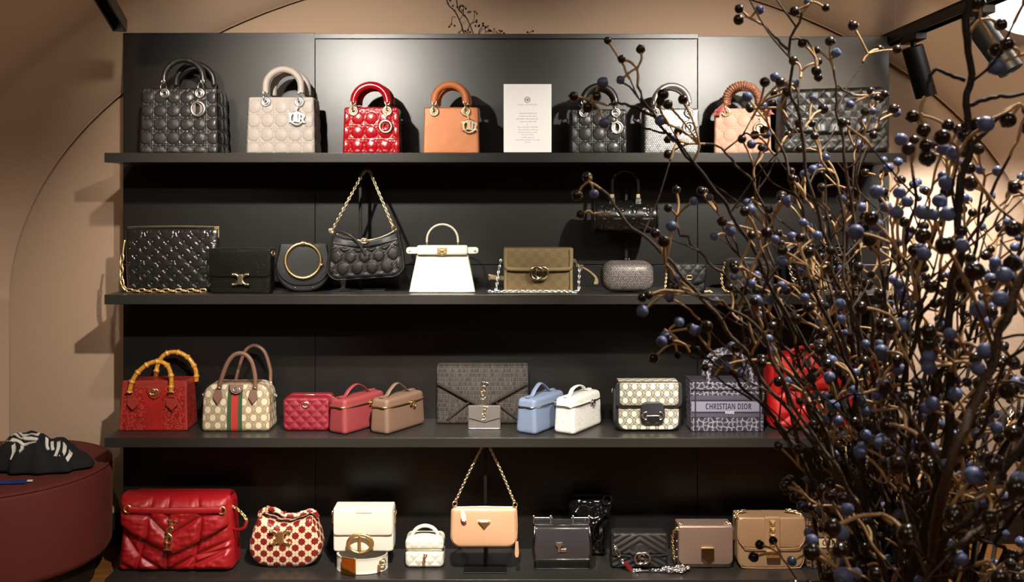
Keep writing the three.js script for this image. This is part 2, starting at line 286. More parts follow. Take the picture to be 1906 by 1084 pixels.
{ // ceiling tracks and spots
  const spotMat = std({ color: 0x100f0e, roughness: 0.5, metalness: 0.2 });
  function track(name, label, a, b) {
    const L = a.distanceTo(b), o = thing(name, label, 'light track', a.clone());
    o.quaternion.setFromUnitVectors(V(0, 0, 1), b.clone().sub(a).normalize());
    part('rail', [bx(0.004, 0.032, L, -0.016, 0, L / 2), bx(0.004, 0.032, L, 0.016, 0, L / 2), bx(0.036, 0.005, L, 0, 0.0165, L / 2)], spotMat, o);
    part('end_cap', bx(0.037, 0.034, 0.006, 0, 0.001, 0.001), spotMat, o);
    part('conductor', [bx(0.003, 0.006, L, -0.01, 0.006, L / 2), bx(0.003, 0.006, L, 0.01, 0.006, L / 2)], M.gunmetal, o);
    return o;
  }
  function spot(label, hang, to, o = {}) {
    const t = thing('track_spotlight', label, 'spotlight', hang.clone(), 0, o.group), R = o.r ?? 0.031, H = o.h ?? 0.145;
    part('adapter', [bx(0.034, 0.022, 0.11, 0, -0.011, 0, 0.003)], spotMat, t);
    part('stem', at(cyl(0.008, 0.008, 0.03, 12), 0, -0.036, 0), spotMat, t);
    const head = new THREE.Group(); head.name = 'head'; head.position.set(0, -0.046, 0); t.add(head);
    head.quaternion.setFromUnitVectors(V(0, -1, 0), to.clone().sub(hang.clone().add(head.position)).normalize());
    const prof = [[0.001, 0.012], [R - 0.004, 0.012], [R, 0.007], [R, -H], [R - 0.003, -H], [R - 0.004, -H + 0.02], [0.001, -H + 0.022]].map(([a, b]) => new THREE.Vector2(a, b)).reverse();
    part('shade', new THREE.LatheGeometry(prof, 32), spotMat, head);
    part('lens', at(cyl(R - 0.006, R - 0.006, 0.003, 24), 0, -H + 0.016, 0), std({ color: 0x222222, emissive: new THREE.Color(...(o.tint ?? COOL)), emissiveIntensity: o.glow ?? 0 }), head);
    scene.updateMatrixWorld(true);
    const tip = head.localToWorld(V(0, -H - 0.002, 0)), L = new THREE.SpotLight(new THREE.Color(...(o.tint ?? COOL)), o.cd, 0, o.cone * Math.PI / 360, 1, 2);
    L.position.copy(tip); L.target.position.copy(tip).add(to.clone().sub(hang.clone().add(head.position)).normalize()); L.castShadow = true; L.shadow.radius = 0.9; L.shadow.bias = -0.0005; L.shadow.mapSize.set(2048, 2048);
    L.name = 'spot_lamp'; scene.add(L, L.target);
    return t;
  }
  // the right-hand track, hung under the vault and running out over the camera
  const tr0 = PX(1651, 77, 3.1), tr1 = V(tr0.x, tr0.y, 1.9);
  track('light_track', 'black ceiling track running from the panel corner towards the viewer', tr0, tr1);
  for (const [z, h] of [[-0.12, 0.06]]) part('suspension_wire', [tube([[0, 0, 0], [0, 0.22, 0]], 0.0006, { n: 2, m: 5 })], M.gunmetal, tag(thing('suspension_wire', 'thin wire holding the black ceiling track by the panel corner', 'wire', PX(1666, 62, 2.97)), null, null));
  scene.updateMatrixWorld(true);
  const hangA = V(tr0.x, tr0.y - 0.014, Z0 - 2.9);
  spot('black cylindrical track spotlight hanging beside the top right panel corner', hangA, V(hangA.x + 0.052, hangA.y - 0.21, hangA.z - 0.012), { glow: 5, cd: 9, cone: 105, tint: [1, 0.98, 0.95] });
  const hangB = V(tr0.x, tr0.y - 0.014, Z0 - 2.5);
  spot('black tilted track spotlight at the top right corner before the globe lamp', hangB, V(hangB.x + 0.075, hangB.y - 0.2, hangB.z + 0.06), { glow: 3, cd: 3, cone: 60 });
  // left track, crossing the vault
  const tl0 = PX(223, 48, 2.66), tl1 = PX(180, -26, 2.34);
  track('light_track', 'short end of a black ceiling track above the left panel corner', tl0, tl0.clone().add(tl1.clone().sub(tl0).multiplyScalar(1.7)));
  // the front track with the lamps that light the shelves, above the frame
  track('light_track', 'black ceiling track above the frame carrying the shelf spotlights', V(-0.85, CH + 0.725, 1.17), V(0.95, CH + 0.725, 1.17));
  SPOTS.forEach((s, i) => {
    scene.updateMatrixWorld(true);
    const hang = V(s.at[0], Math.max(s.at[1] + 0.09, CH + 0.3), s.at[2]);
    const label = ['black spotlight turned to the red short-handled bag', 'black spotlight turned to the silver scaled bag', 'black spotlight turned to the white trapezoid bag', 'black spotlight turned to the white speckled vanity case', 'black spotlight turned to the plaster wall left of the shelves', 'black spotlight turned to the middle of the lowest shelf', 'black spotlight turned to the two metallic flap bags', 'black spotlight turned up to the vault left of the shelves', 'black spotlight turned to the vault right of the shelves', 'black spotlight pointing straight down at the berry branches'][i];
    spot(label, hang, s.to, { glow: 6, ...s });
  });
  // round glowing globe at the top right edge of the picture
  const gp = PX(1928, -28, 2.7), gl = thing('globe_lamp', 'glowing white globe lamp at the top right behind the berries', 'lamp', gp);
  part('globe', ball(0.14, 48), std({ color: 0xffffff, roughness: 0.4, emissive: new THREE.Color(1, 0.97, 0.93), emissiveIntensity: 1.6 }), gl);
  part('stem', at(cyl(0.008, 0.008, 0.06, 12), -0.03, 0.165, 0), M.blackMetal, gl);
  const pl = new THREE.PointLight(new THREE.Color(1, 0.93, 0.85), 0.6, 0, 2); pl.position.copy(gp).add(V(-0.02, -0.02, 0.16)); pl.castShadow = true; pl.shadow.radius = 7; pl.name = 'globe_light'; scene.add(pl);
  // general light of the shop behind the camera: two ceiling panels
  for (const [k, X0] of [[0, -0.75], [1, 0.8]]) {
    const lp = thing('ceiling_panel_light', ['flat ceiling panel light behind the viewer on the left', 'flat ceiling panel light behind the viewer on the right'][k], 'lamp', V(X0, CH + 1.2, 3.4));
    part('housing', bx(0.42, 0.03, 0.62, 0, 0.022, 0, 0.004), M.blackMetal, lp);
    part('diffuser', bx(0.4, 0.006, 0.6, 0, 0.004, 0), std({ color: 0xffffff, emissive: new THREE.Color(...WARM), emissiveIntensity: 2.4 }), lp);
    const ra = new THREE.RectAreaLight(new THREE.Color(...WARM), 6.5, 0.4, 0.6); ra.position.set(X0, CH + 1.197, 3.4); ra.lookAt(X0, 0, 3.4); ra.name = 'panel_light'; scene.add(ra);
  }
}
// ---------------------------------------------------------------- top shelf: short-handled quilted bags, the card, the large flap bag
const cannage = (p, ox, oy, A, g = 0.07) => (X, Y) => {
  let a = Math.abs((((X - ox) / p) % 1 + 1.5) % 1 - 0.5), b = Math.abs((((Y - oy) / p) % 1 + 1.5) % 1 - 0.5);
  const d = Math.min(0.5 - g - a, 0.5 - g - b, (0.62 - a - b) * 0.7071), line = Math.min(Math.abs(0.5 - g - a), Math.abs(0.5 - g - b), Math.abs(0.62 - a - b) * 0.7);
  return A * (d > 0 ? 0.2 + 0.8 * Math.pow(Math.min(1, d / 0.4), 0.6) : 0.2 + 0.25 * sst(0, 0.2, -d)) - A * 0.55 * (1 - sst(0, 0.045, line));
};
const diamond = (p, ox, oy, A, k = 1) => (X, Y) => {
  const a = ((X - ox) * k + (Y - oy)) / p, b = ((X - ox) * k - (Y - oy)) / p, fa = Math.abs(((a % 1) + 1.5) % 1 - 0.5), fb = Math.abs(((b % 1) + 1.5) % 1 - 0.5);
  const d = Math.min(0.5 - fa, 0.5 - fb);
  return A * Math.pow(clamp(d / 0.42, 0, 1), 0.55);
};
function grommet(X, Y, z, R, mat, t, name = 'grommet') { return part(name, [at(ring(R * 0.76, R * 0.26, 8, 26), X, Y, z), at(ring(R * 0.4, R * 0.14, 8, 22), X, Y, z + R * 0.12)], mat, t); }
function arch(xl, xr, yb, top, z, lean = 0) {
  const r = (xr - xl) / 2, cx = (xl + xr) / 2, pts = [], straight = Math.max(0, top - r - yb);
  if (straight > 1) for (const k of [0, 0.5, 1]) pts.push(V(xl, yb + straight * k * 0.98, z)); else pts.push(V(xl, yb, z));
  for (let i = 1; i < 12; i++) { const a = Math.PI * (1 - i / 12); pts.push(V(cx + Math.cos(a) * r, yb + straight + Math.sin(a) * (top - yb - straight), z)); }
  if (straight > 1) for (const k of [1, 0.5, 0]) pts.push(V(xr, yb + straight * k * 0.98, z)); else pts.push(V(xr, yb, z));
  if (lean) pts.forEach((p) => { p.z += lean * (p.y - yb); });
  return pts;
}
// o: edges of the front in pixels, depth in pixels, handle columns and rows, materials
function archBag(o) {
  const t = onShelf(o.name ?? 'handbag', o.label, 'handbag', (o.xl + o.xr) / 2, 0, o.z ?? -0.07, o.turn ?? 0);
  const w = o.xr - o.xl, h = y(o.top), d = o.depth, tw = 1 - (o.taper ?? 0.06), inset = w * (1 - tw) / 2;
  const body = part('body', soft(w, h, d, { r: o.edge ?? 4, R: o.edge ? o.edge + 1 : 5, n: o.n ?? 1.15, bulge: o.bulge ?? 1.5, relief: o.relief, side: o.sideRelief, warp: (v) => { const k = v.y / h; v.x *= 1 - (1 - tw) * k; v.z = -d / 2 + (v.z + d / 2) * (1 - 0.12 * k); } }), o.mat, t);
  parts('piping', [-1, 1].map((s) => tube([[s * (w / 2 - 2.5), 3, -3], [s * (w / 2 - 2.2 - inset * 0.5), h * 0.5, -2.2 - d * 0.02], [s * (w / 2 - 2.4 - inset), h - 3, -3 - d * 0.05]], 1.1, { n: 12, m: 6 })), o.trim ?? o.mat, body);
  part('zip', bx(w * tw * 0.86, 1.6, 2.4, 0, h + 0.2, -d / 2, 0.6), o.metal, t);
  const hl = x(o.hl), hr = x(o.hr), yb = y(o.hEnd), tp = y(o.hTop) - o.hw, z0 = -d * 0.1, z1 = -d * 0.88;
  for (const [z, zf, ln, dx] of [[z0, 1, -0.05, 0], [z1, -1, 0.04, 3]]) {
    const pts = arch(hl + dx, hr + dx, yb, tp, z, ln);
    const hd = part('handle', tube(pts, o.hrad ? (q) => o.hw * o.hrad(q) : o.hw, { n: o.hn ?? 56, m: 14, flat: 0.85 }), o.hmat ?? o.mat, t);
    part('handle_seam', tube(pts.map((p) => V(p.x + (p.x < (hl + hr) / 2 ? 1 : -1) * 0, p.y, p.z + zf * o.hw * 0.9)), 0.5, { n: 48, m: 4 }), o.trim ?? o.hmat ?? o.mat, hd);
    for (const [X, s] of [[hl + dx, -1], [hr + dx, 1]]) {
      const gx = X + (o.gOff ?? 0) * s, gy = y(o.gY);
      grommet(gx, gy, zf > 0 ? 0.6 : -d - 0.6, o.gR, o.metal, t);
      part('link', [at(ring(o.hw * 0.5, 1.1, 6, 18), X, yb + 1, z + zf * o.hw * 0.7), at(ring((yb - gy) * 0.42, 1.15, 6, 18), (X + gx) / 2, (yb + gy) / 2 - 0.5, zf > 0 ? 1.5 : -d - 1.5, 0, Math.PI / 2.4, 0), at(ball(1.7, 8), X, yb + o.hw * 0.2, z + zf * o.hw * 0.95)], o.metal, t);
    }
  }
  // the letter charm on the right ring
  const ch = new THREE.Group(); ch.name = 'charm'; t.add(ch); ch.position.set(x(o.cx) * U, y(o.cy) * U, 3.4 * U);
  const c = o.cR;
  part('charm_ring', [at(ring(c * 0.8, c * 0.2, 8, 30), 0, 0, 0).scale(o.charm === 'D' ? 0.95 : 1, 1, 0.7)], o.metal, ch);
  if (o.charm === 'D') part('charm_letter', at(text('D', c * 1.5, 1.2, 'serif_bold', 0.3), -c * 0.05, 0, -0.3), o.metal, ch);
  if (o.charm === 'O') part('charm_letter', at(text('O', c * 1.05, 1.2, 'serif_bold', 0.3), 0, 0, -0.6), o.cFill ?? o.metal, ch);
  if (o.charm === 'DIOR') part('charm_letter', [at(text('D', c * 1.15, 1.2, 'serif_bold', 0.3), -c * 0.55, c * 0.12, 0.4, 0, 0, 0.1), at(text('I', c * 1.1, 1.2, 'serif_bold', 0.3), 0, c * 0.15, 0.9), at(text('R', c * 1.15, 1.2, 'serif_bold', 0.3), c * 0.62, c * 0.05, 0.4, 0, 0, -0.1)], o.metal, ch);
  part('charm_chain', chain([[0, c * 0.9, 0], [x(o.hr) - x(o.cx), y(o.gY) - y(o.cy), -0.8]], 5, 3.6, 0.7), o.metal, ch);
  return t;
}
const patent = (color, o = {}) => phys({ color, roughness: 0.2, clearcoat: 1, clearcoatRoughness: 0.04, ...o });
M.greyLamb = leather(0xa59a91, 0.42, { coat: 0.12 });
M.redPatent = patent(0x9c0612);
M.tan = leather(0xb9693b, 0.45, { coat: 0.1 });
M.tanShine = phys({ color: 0xc27a4c, roughness: 0.34, metalness: 0.35, bumpMap: tiled(T.suede, 0.05), bumpScale: 0.0006, clearcoat: 0.2, clearcoatRoughness: 0.4 });
M.silverSnake = phys({ color: 0xe2dfd7, map: tiled(T.snakeTone, 0.055), roughness: 0.33, metalness: 0.75, bumpMap: tiled(T.snake, 0.055), bumpScale: 0.0016 });
M.silverLeather = std({ color: 0xbdb8b0, roughness: 0.3, metalness: 0.8 });
M.pink = leather(0xd9a48c, 0.45, { coat: 0.12 });
M.pinkTrim = leather(0xb4705e, 0.5);
archBag({ label: 'tall black quilted handbag with short handles and round letter charm, first on the top shelf', xl: 258, xr: 406, top: 163, depth: 74, taper: 0.05, relief: cannage(25.4, -11, 4, 2.6), sideRelief: cannage(25.4, 0, 4, 2), mat: M.black, metal: M.silver, hl: 303, hr: 376, hEnd: 152, hTop: 104, hw: 6.2, gOff: -4, gY: 174, gR: 10, cx: 369, cy: 203, cR: 16, charm: 'D', n: 1.2 });
archBag({ label: 'pale grey quilted leather handbag with thick short handles and silver letter charm', xl: 458, xr: 586, top: 180, depth: 62, taper: 0.05, relief: cannage(26.2, 1, 9, 2.2), sideRelief: cannage(26.2, 0, 9, 1.6), mat: M.greyLamb, metal: M.silver, hl: 493, hr: 559, hEnd: 173, hTop: 120.5, hw: 7.6, gOff: -2, gY: 190, gR: 9.5, cx: 553, cy: 221, cR: 14.5, charm: 'DIOR' });
archBag({ label: 'small red patent leather quilted handbag with gold charm', xl: 637, xr: 744, top: 199, depth: 50, taper: 0.05, relief: cannage(26.5, 1, 14, 2.2), mat: M.redPatent, metal: M.paleGold, hl: 658, hr: 721, hEnd: 192, hTop: 149.5, hw: 8.6, gOff: 0, gY: 207, gR: 9.5, cx: 718, cy: 236, cR: 13.5, charm: 'O', cFill: M.redPatent });
archBag({ label: 'small plain tan handbag with shimmering front and gold letter charm', xl: 787, xr: 892, top: 199, depth: 50, taper: 0.04, n: 4, mat: M.tanShine, trim: M.tan, hmat: M.tan, metal: M.paleGold, hl: 808, hr: 867, hEnd: 192, hTop: 149, hw: 8.2, gOff: 0, gY: 208, gR: 9, cx: 874, cy: 236, cR: 14, charm: 'DIOR' });
archBag({ label: 'small black quilted handbag with round silver charm, standing right of the white card', xl: 1061, xr: 1168, top: 203, depth: 50, taper: 0.03, relief: cannage(26.5, 0, 11, 2.4), mat: M.black, metal: M.silver, hl: 1086, hr: 1146, hEnd: 192, hTop: 152.5, hw: 7.6, gOff: 0, gY: 210, gR: 9.5, cx: 1148, cy: 238, cR: 13, charm: 'D' });
archBag({ label: 'small silver scaled handbag with shiny silver handles', xl: 1199, xr: 1303, top: 201, depth: 50, taper: 0.02, n: 4, mat: M.silverSnake, trim: M.silverLeather, hmat: M.silverLeather, metal: M.silver, hl: 1220, hr: 1283, hEnd: 192, hTop: 152, hw: 6.6, gOff: 0, gY: 210, gR: 9.5, cx: 1283, cy: 238, cR: 14, charm: 'O' });
{
  const print = noiseTex(256, (u, v) => { const s = torusNoise(u, v, 16, 3), q = torusNoise(u, v, 30, 8); return s > 0.15 ? (q > 0 ? [0.2, 0.12, 0.1] : [0.72, 0.52, 0.36]) : s > -0.1 ? [0.78, 0.6, 0.45] : [0.45, 0.2, 0.17]; }, true);
  const scarf = std({ map: tiled(print, 0.06), roughness: 0.55 });
  const t = archBag({ label: 'small pink quilted handbag with a printed scarf wound round its handle', xl: 1330, xr: 1434, top: 201, depth: 62, turn: -0.2, taper: 0.03, relief: cannage(26, 2, 10, 2), mat: M.pink, trim: M.pinkTrim, metal: M.paleGold, hl: 1352, hr: 1412, hEnd: 190, hTop: 149, hw: 8.2, hmat: scarf, hn: 130, hrad: (q) => 1 + 0.14 * Math.sin(q * Math.PI * 42), gOff: 0, gY: 208, gR: 9, cx: 1413, cy: 240, cR: 12.5, charm: 'O' });
  const silk = std({ color: 0xa35a50, roughness: 0.5 });
  for (const [X, s] of [[1352, -1], [1412, 1]]) {
    parts('scarf_tail', [[5, 30, 18], [10, 20, 25]].map(([dx, w, L]) => sheet((u, v) => { const a = v * L; return [x(X) + s * (2 + dx * v * 1.6) + (u - 0.5) * (3 + w * v * 0.75), y(190) - a, 4 + 3 * Math.sin(u * 5 + dx) * v + v * 2]; }, 10, 8, 0.5)), silk, t);
    part('scarf_knot', [at(ball(5.4, 12).scale(1, 1.2, 0.8), x(X), y(191), 3)], scarf, t);
  }
}
{ // the printed card in its clear stand
  const c = document.createElement('canvas'); c.width = 520; c.height = 740; const g = c.getContext('2d');
  g.fillStyle = '#f1efeb'; g.fillRect(0, 0, 520, 740); g.textAlign = 'center'; g.fillStyle = '#5a544e'; g.strokeStyle = '#5a544e'; g.lineWidth = 4;
  g.beginPath(); g.arc(258, 170, 32, 0, 7); g.stroke(); g.lineWidth = 2; g.beginPath(); g.arc(258, 170, 27, 0, 7); g.stroke();
  g.font = 'bold 40px serif'; g.fillText('D', 248, 184); g.fillText('R', 268, 184);
  g.font = '20px serif'; g.save(); g.translate(260, 230); g.scale(1.25, 1); g.fillText('L E S   S T U D I O', 0, 0); g.restore();
  const grey = (x0, yy, w, k) => { g.fillStyle = `rgba(90,84,78,${k})`; const r = rng(yy | 0); let p = x0 - w / 2; while (p < x0 + w / 2) { const L = 10 + 30 * r(); let q = p; while (q < p + L) { const hgt = r() > 0.7 ? 11 : 7; g.fillRect(q, yy - hgt, 2.4, hgt); q += 4.6; } p += L + 9; } };
  [[322, 172], [353, 190], [383, 244], [412, 170], [443, 14], [472, 216], [501, 196], [529, 208], [556, 140], [585, 140], [612, 262], [638, 60]].forEach(([yy, w], i) => grey(260, yy, w, i < 5 ? 0.75 : 0.6));
  const tex = new THREE.CanvasTexture(c); tex.colorSpace = THREE.SRGBColorSpace; tex.anisotropy = 8;
  const t = onShelf('printed_card', 'white printed card in a clear upright stand, top shelf centre', 'sign', 982, 0, -0.06);
  const w = 89, h = y(156.5), card = bx(w, h - 3, 1.2, 0, h / 2 + 1.5, -2);
  const m = part('card', card, std({ color: 0xf1efeb, roughness: 0.6 }), t);
  const face = new THREE.PlaneGeometry((w - 0.5) * U, (h - 3.5) * U); face.translate(0, (h / 2 + 1.5) * U, -1.2 * U);
  const fm = new THREE.Mesh(face, std({ map: tex, roughness: 0.6 })); fm.name = 'print'; m.add(fm);
  part('clear_stand', [bx(w + 1, 1.6, 20, 0, 0.8, -8, 0.4), bx(w + 1, h, 0.9, 0, h / 2, -4, 0.3)], phys({ color: 0xffffff, roughness: 0.05, transmission: 1, thickness: 0.002, ior: 1.49 }), t);
}
{ // large black quilted flap bag leaning back
  M.blackGloss = leather(0x161513, 0.3, { coat: 0.45, bump: 0.0002 });
  const t = onShelf('flap_handbag', 'large black diamond-quilted flap handbag at the right end of the top shelf', 'handbag', 1556, 0, -0.05);
  const w = 208, h = 122, tip = (v) => { const k = v.y / h; v.z -= 40 * k * 0.55; v.x += 4 * k; v.x *= 1 - 0.07 * k; v.y += 0.03 * v.x * k; };
  part('body', soft(w, h, 46, { r: 9, R: 16, n: 1.8, bulge: 5, relief: diamond(25, 0, 0, 3.2, 1), warp: tip }), M.blackGloss, t);
  part('flap', soft(w - 4, 80, 10, { r: 4.5, Rb: 26, Rt: 10, n: 1.6, bulge: 5, relief: diamond(25, 0, 10, 3.2, 1), warp: (v) => { const X = v.x / (w / 2); v.y += 44; if (v.y < 52) v.y -= 9 * (1 - X * X); v.z += 7.5; tip(v); v.z += 3 * sst(0, 60, 100 - v.y); } }), M.blackGloss, t);
  const cc = (s) => at(ring(7, 1.4, 8, 24, Math.PI * 1.45), s * 3.2, 0, 0, 0, 0, s > 0 ? -Math.PI * 0.72 + Math.PI : -Math.PI * 0.72);
  const cl = new THREE.Group(); cl.name = 'clasp'; t.add(cl); cl.position.set(-2 * U, 46 * U, 2.5 * U);
  part('clasp_emblem', [cc(1), cc(-1)], M.gunmetal, cl);
  part('strap_chain', chain([[-96, 112, -16], [-100, 124, -24], [-92, 130, -34], [-60, 126, -40]], 9, 6.5, 1.2), M.gunmetal, t);
}
// ---------------------------------------------------------------- second shelf
function doubleC(R, w, gap) {                          // two rings cut open, back to back and overlapping
  const c = (s) => at(ring(R, w, 8, 26, Math.PI * 1.5), s * gap, 0, 0, 0, 0, s < 0 ? Math.PI * 0.25 : Math.PI * 1.25);
  return [c(-1), c(1)];
}
function doubleG(R, w) {                              // two facing G rings, one turned over
  const g = (s) => mergeGeometries([at(ring(R, w, 8, 26, Math.PI * 1.62), 0, 0, 0, 0, 0, Math.PI * 0.19), at(new THREE.BoxGeometry(R * 0.75, w * 1.7, w * 1.6), R * 0.68, -w * 0.2, 0), at(new THREE.BoxGeometry(w * 1.7, R * 0.62, w * 1.6), R * 0.98, -R * 0.32, 0)].map((q) => clean(boxUV(q)))).rotateZ(s > 0 ? 0 : Math.PI).translate(-s * R * 0.42, 0, s * w * 0.25);
  return [g(1), g(-1)];
}
function ysl(h, d = 1.6) {                            // three tall letters laced into one another
  const L = (c, k, X, Y, Z, rz) => at(text(c, h * k, d, 'serif_regular', 0.45).scale(0.72, 1, 1), X * h, Y * h, Z, 0, 0, rz);
  return [L('Y', 0.56, 0.06, 0.25, 0, -0.2), L('S', 0.62, 0, -0.01, d * 0.6, -0.12), L('L', 0.5, -0.03, -0.3, 0, -0.05)];
}
function archClasp(s) {                                // two arches back to back with a banded waist
  const half = (k) => at(ring(s * 0.4, s * 0.11, 8, 20, Math.PI * 1.16), k * s * 0.56, 0, 0, 0, 0, k > 0 ? Math.PI * 0.42 : -Math.PI * 0.58).scale(1, 1.15, 0.8);
  return [half(1), half(-1), bx(s * 0.46, s * 0.95, s * 0.2, 0, 0, 0, s * 0.06), ...[-1, 1].flatMap((a) => [-1, 1].map((b) => at(ball(s * 0.14, 8), a * s * 0.72, b * s * 0.46, 0)))];
}
const emblemGroup = (name, t, X, Y, z, rz = 0, ry = 0) => { const g = new THREE.Group(); g.name = name; g.position.set(X * U, Y * U, z * U); g.rotation.set(0, ry, rz); t.add(g); return g; };

{ // embossed pouch with a heavy gold chain
  const emb = canvasTex(464, 416, (g, w, h) => {
    g.fillStyle = '#a0a0a0'; g.fillRect(0, 0, w, h);
    const hole = (f) => { g.fillStyle = '#181818'; g.strokeStyle = '#181818'; f(); };
    const star = (X, Y, r, n = 4, inn = 0.42) => { g.beginPath(); for (let k = 0; k < n * 2; k++) { const a = k * Math.PI / n - Math.PI / 2, q = k % 2 ? r * inn : r; g.lineTo(X + Math.cos(a) * q, Y + Math.sin(a) * q); } g.closePath(); };
    const big = (f, k) => (X, Y) => { g.save(); g.translate(X, Y); g.scale(k, k); f(0, 0); g.restore(); };
    const dia = big((X, Y) => { g.fillStyle = '#202020'; g.beginPath(); g.moveTo(X, Y - 46); g.quadraticCurveTo(X + 12, Y - 12, X + 46, Y); g.quadraticCurveTo(X + 12, Y + 12, X, Y + 46); g.quadraticCurveTo(X - 12, Y + 12, X - 46, Y); g.quadraticCurveTo(X - 12, Y - 12, X, Y - 46); g.fill(); g.fillStyle = '#b0b0b0'; star(X, Y, 24); g.fill(); }, 1.4);
    const flo = big((X, Y) => { g.fillStyle = '#202020'; for (const [a, b] of [[0, -1], [0, 1], [1, 0], [-1, 0]]) { g.beginPath(); g.arc(X + a * 17, Y + b * 17, 17, 0, 7); g.fill(); } g.fillStyle = '#aaa'; g.beginPath(); g.arc(X, Y, 9, 0, 7); g.fill(); }, 1.45);
    const cir = big((X, Y) => { g.fillStyle = '#202020'; g.beginPath(); g.arc(X, Y, 40, 0, 7); g.fill(); g.fillStyle = '#b0b0b0'; for (const [a, b] of [[0, -1], [0, 1], [1, 0], [-1, 0]]) { g.beginPath(); g.arc(X + a * 14, Y + b * 14, 12, 0, 7); g.fill(); } }, 1.35);
    const lv = big((X, Y) => { g.fillStyle = '#141414'; g.font = 'italic bold 78px serif'; g.textAlign = 'center'; g.fillText('L', X - 14, Y + 34); g.font = 'bold 74px serif'; g.fillText('V', X + 16, Y + 16); }, 1.75);
    for (const ox of [0, 464]) { lv(ox, 52); cir(ox, 260); } dia(232, 52); dia(232, 260); 
    for (const X of [116, 348]) { flo(X, 156); flo(X, 364); }
  }, false);
  const t = onShelf('pouch_bag', 'black pouch embossed with monogram flowers and letters, heavy gold chain', 'handbag', 317, 1, -0.085);
  const w = 172, h = y(424), dent = heightOf(emb, 58, 52, 8, 9);
  const m = phys({ color: 0x1b1917, roughness: 0.27, clearcoat: 0.5, clearcoatRoughness: 0.22 }), pf = diamond(29, 8 + 14.5, 9 + 13, 1.2, 0.9);
  part('body', soft(w, h, 34, { r: 9, R: 9, n: 0.75, bulge: 7, relief: (X, Y) => pf(X, Y) + 3.4 * dent(X, Y), warp: (v) => { const k = v.y / h; v.x *= 0.95 + 0.06 * k + 0.02 * Math.sin(k * 3); v.z = v.z * (1 - 0.65 * k) - 8 * k; } }), m, t);
  part('top_binding', tube([[-w / 2 + 1, h - 2, -9], [0, h + 0.6, -9], [w / 2 - 1, h - 1.5, -9]], 2.2, { n: 24, m: 6 }), M.black, t);
  part('zip', tube([[-w / 2 + 2, h + 1.2, -10], [0, h + 2.8, -10], [w / 2 - 2, h + 1.6, -10]], 0.9, { n: 24, m: 6 }), M.gold, t);
  part('end_clip', bx(9, 7, 5, w / 2 - 2, h - 1, -9, 1), M.gold, t);
  part('end_hook', [bx(3, 15, 3, w / 2 + 1, h - 12, -9, 1)], M.gold, t);
  const strap = emblemGroup('chain_strap', t, 0, 0, 0);
  part('strap_bar', tube([[x(233), y(447), 2], [x(231), y(462), 3], [x(230), y(476), 4]], 2, { n: 10, m: 8 }), M.gold, strap);
  links([[x(229), y(474), 4], [x(228), y(500), 5], [x(230), y(526), 6], [x(240), y(545) + 6, 8], [x(262), y(548) + 7.6, 8], [x(310), y(548) + 7.6, 9], [x(350), y(548) + 7.6, 8], [x(386), y(548) + 7.6, 9]], 15.5, 9.5, 1.75, { sq: true, roll: 0.2 }).forEach((g) => part('link', g, M.gold, strap));
}
{ // lizard flap bag
  M.lizard = phys({ color: 0x14120f, roughness: 0.26, clearcoat: 0.4, clearcoatRoughness: 0.25, bumpMap: tiled(T.lizard, 0.09), bumpScale: 0.0014 });
  const t = onShelf('flap_handbag', 'black lizard-textured flap bag with a gold arched clasp', 'handbag', 447, 1, -0.04, -0.05);
  const w = 114, h = y(464);
  part('body', soft(w, h, 30, { r: 4, R: 7, n: 8, bulge: 2 }), M.lizard, t);
  part('flap', soft(w + 2, 53, 5, { r: 2.2, Rb: 12, Rt: 3, n: 5, bulge: 2.5, warp: (v) => { v.y += h - 52; v.z += 4; } }), M.lizard, t);
  part('flap_top', soft(w + 2, 5, 34, { r: 2.2, R: 2.3, n: 8, warp: (v) => { v.y += h - 3.4; v.z += 3.4; } }), M.lizard, t);
  const e = emblemGroup('clasp', t, x(450), y(520), 8);
  part('clasp_plate', archClasp(20), M.paleGold, e);
  for (const s of [-1, 1]) part('strap_ring', at(ring(5, 1.4, 8, 18), s * (w / 2 + 1), h - 8, -14, 0, Math.PI / 2.4, 0), M.paleGold, t);
}
{ // bracelet bag
  const t = onShelf('bracelet_handbag', 'black half-moon bag with a large gold bracelet ring on its flap', 'handbag', 565, 1, -0.08, 0.22);
  const w = 104, h = y(454), wp = (v) => { const k = v.y / h; v.x *= 1 - 0.16 * sst(0.45, 1, k); };
  part('body', soft(w, h, 38, { r: 5, Rb: 47, Rt: 6, n: 6, bulge: 3, warp: wp }), M.blackSoft, t);
  part('flap', soft(w - 3, h - 12, 4, { r: 1.9, Rb: 44, Rt: 4, n: 5, bulge: 3, warp: (v) => { v.y += 12.5; wp(v); v.z += 4.5; } }), M.blackSoft, t);
  part('stitch', tube(Array.from({ length: 25 }, (_, i) => { const a = Math.PI * (0.06 + 0.88 * i / 24); return [-Math.cos(a) * 44, 56 - Math.sin(a) * 39.5, 6.6]; }), 0.45, { n: 60, m: 4 }), M.thread, t);
  const e = emblemGroup('bracelet', t, -1, y(485), 9.5);
  part('ring', ring(32, 2.9, 10, 56), M.gold, e);
  part('ring_knob', [at(ball(5, 12), 0, 32.5, 0), at(cyl(4, 4, 8, 14), 0, 32.5, 0, 0, 0, Math.PI / 2)], M.gold, e);
  part('ring_stud', at(ball(3.4, 10), 33.5, -8, 0), M.gold, e);
  part('ring_hinge', at(ball(3, 10), -32, -4, 0), M.gold, e);
  parts('rivet', [-15, 17].map((X) => at(ball(1.6, 8), X, 9, 7)), M.silver, t);
}
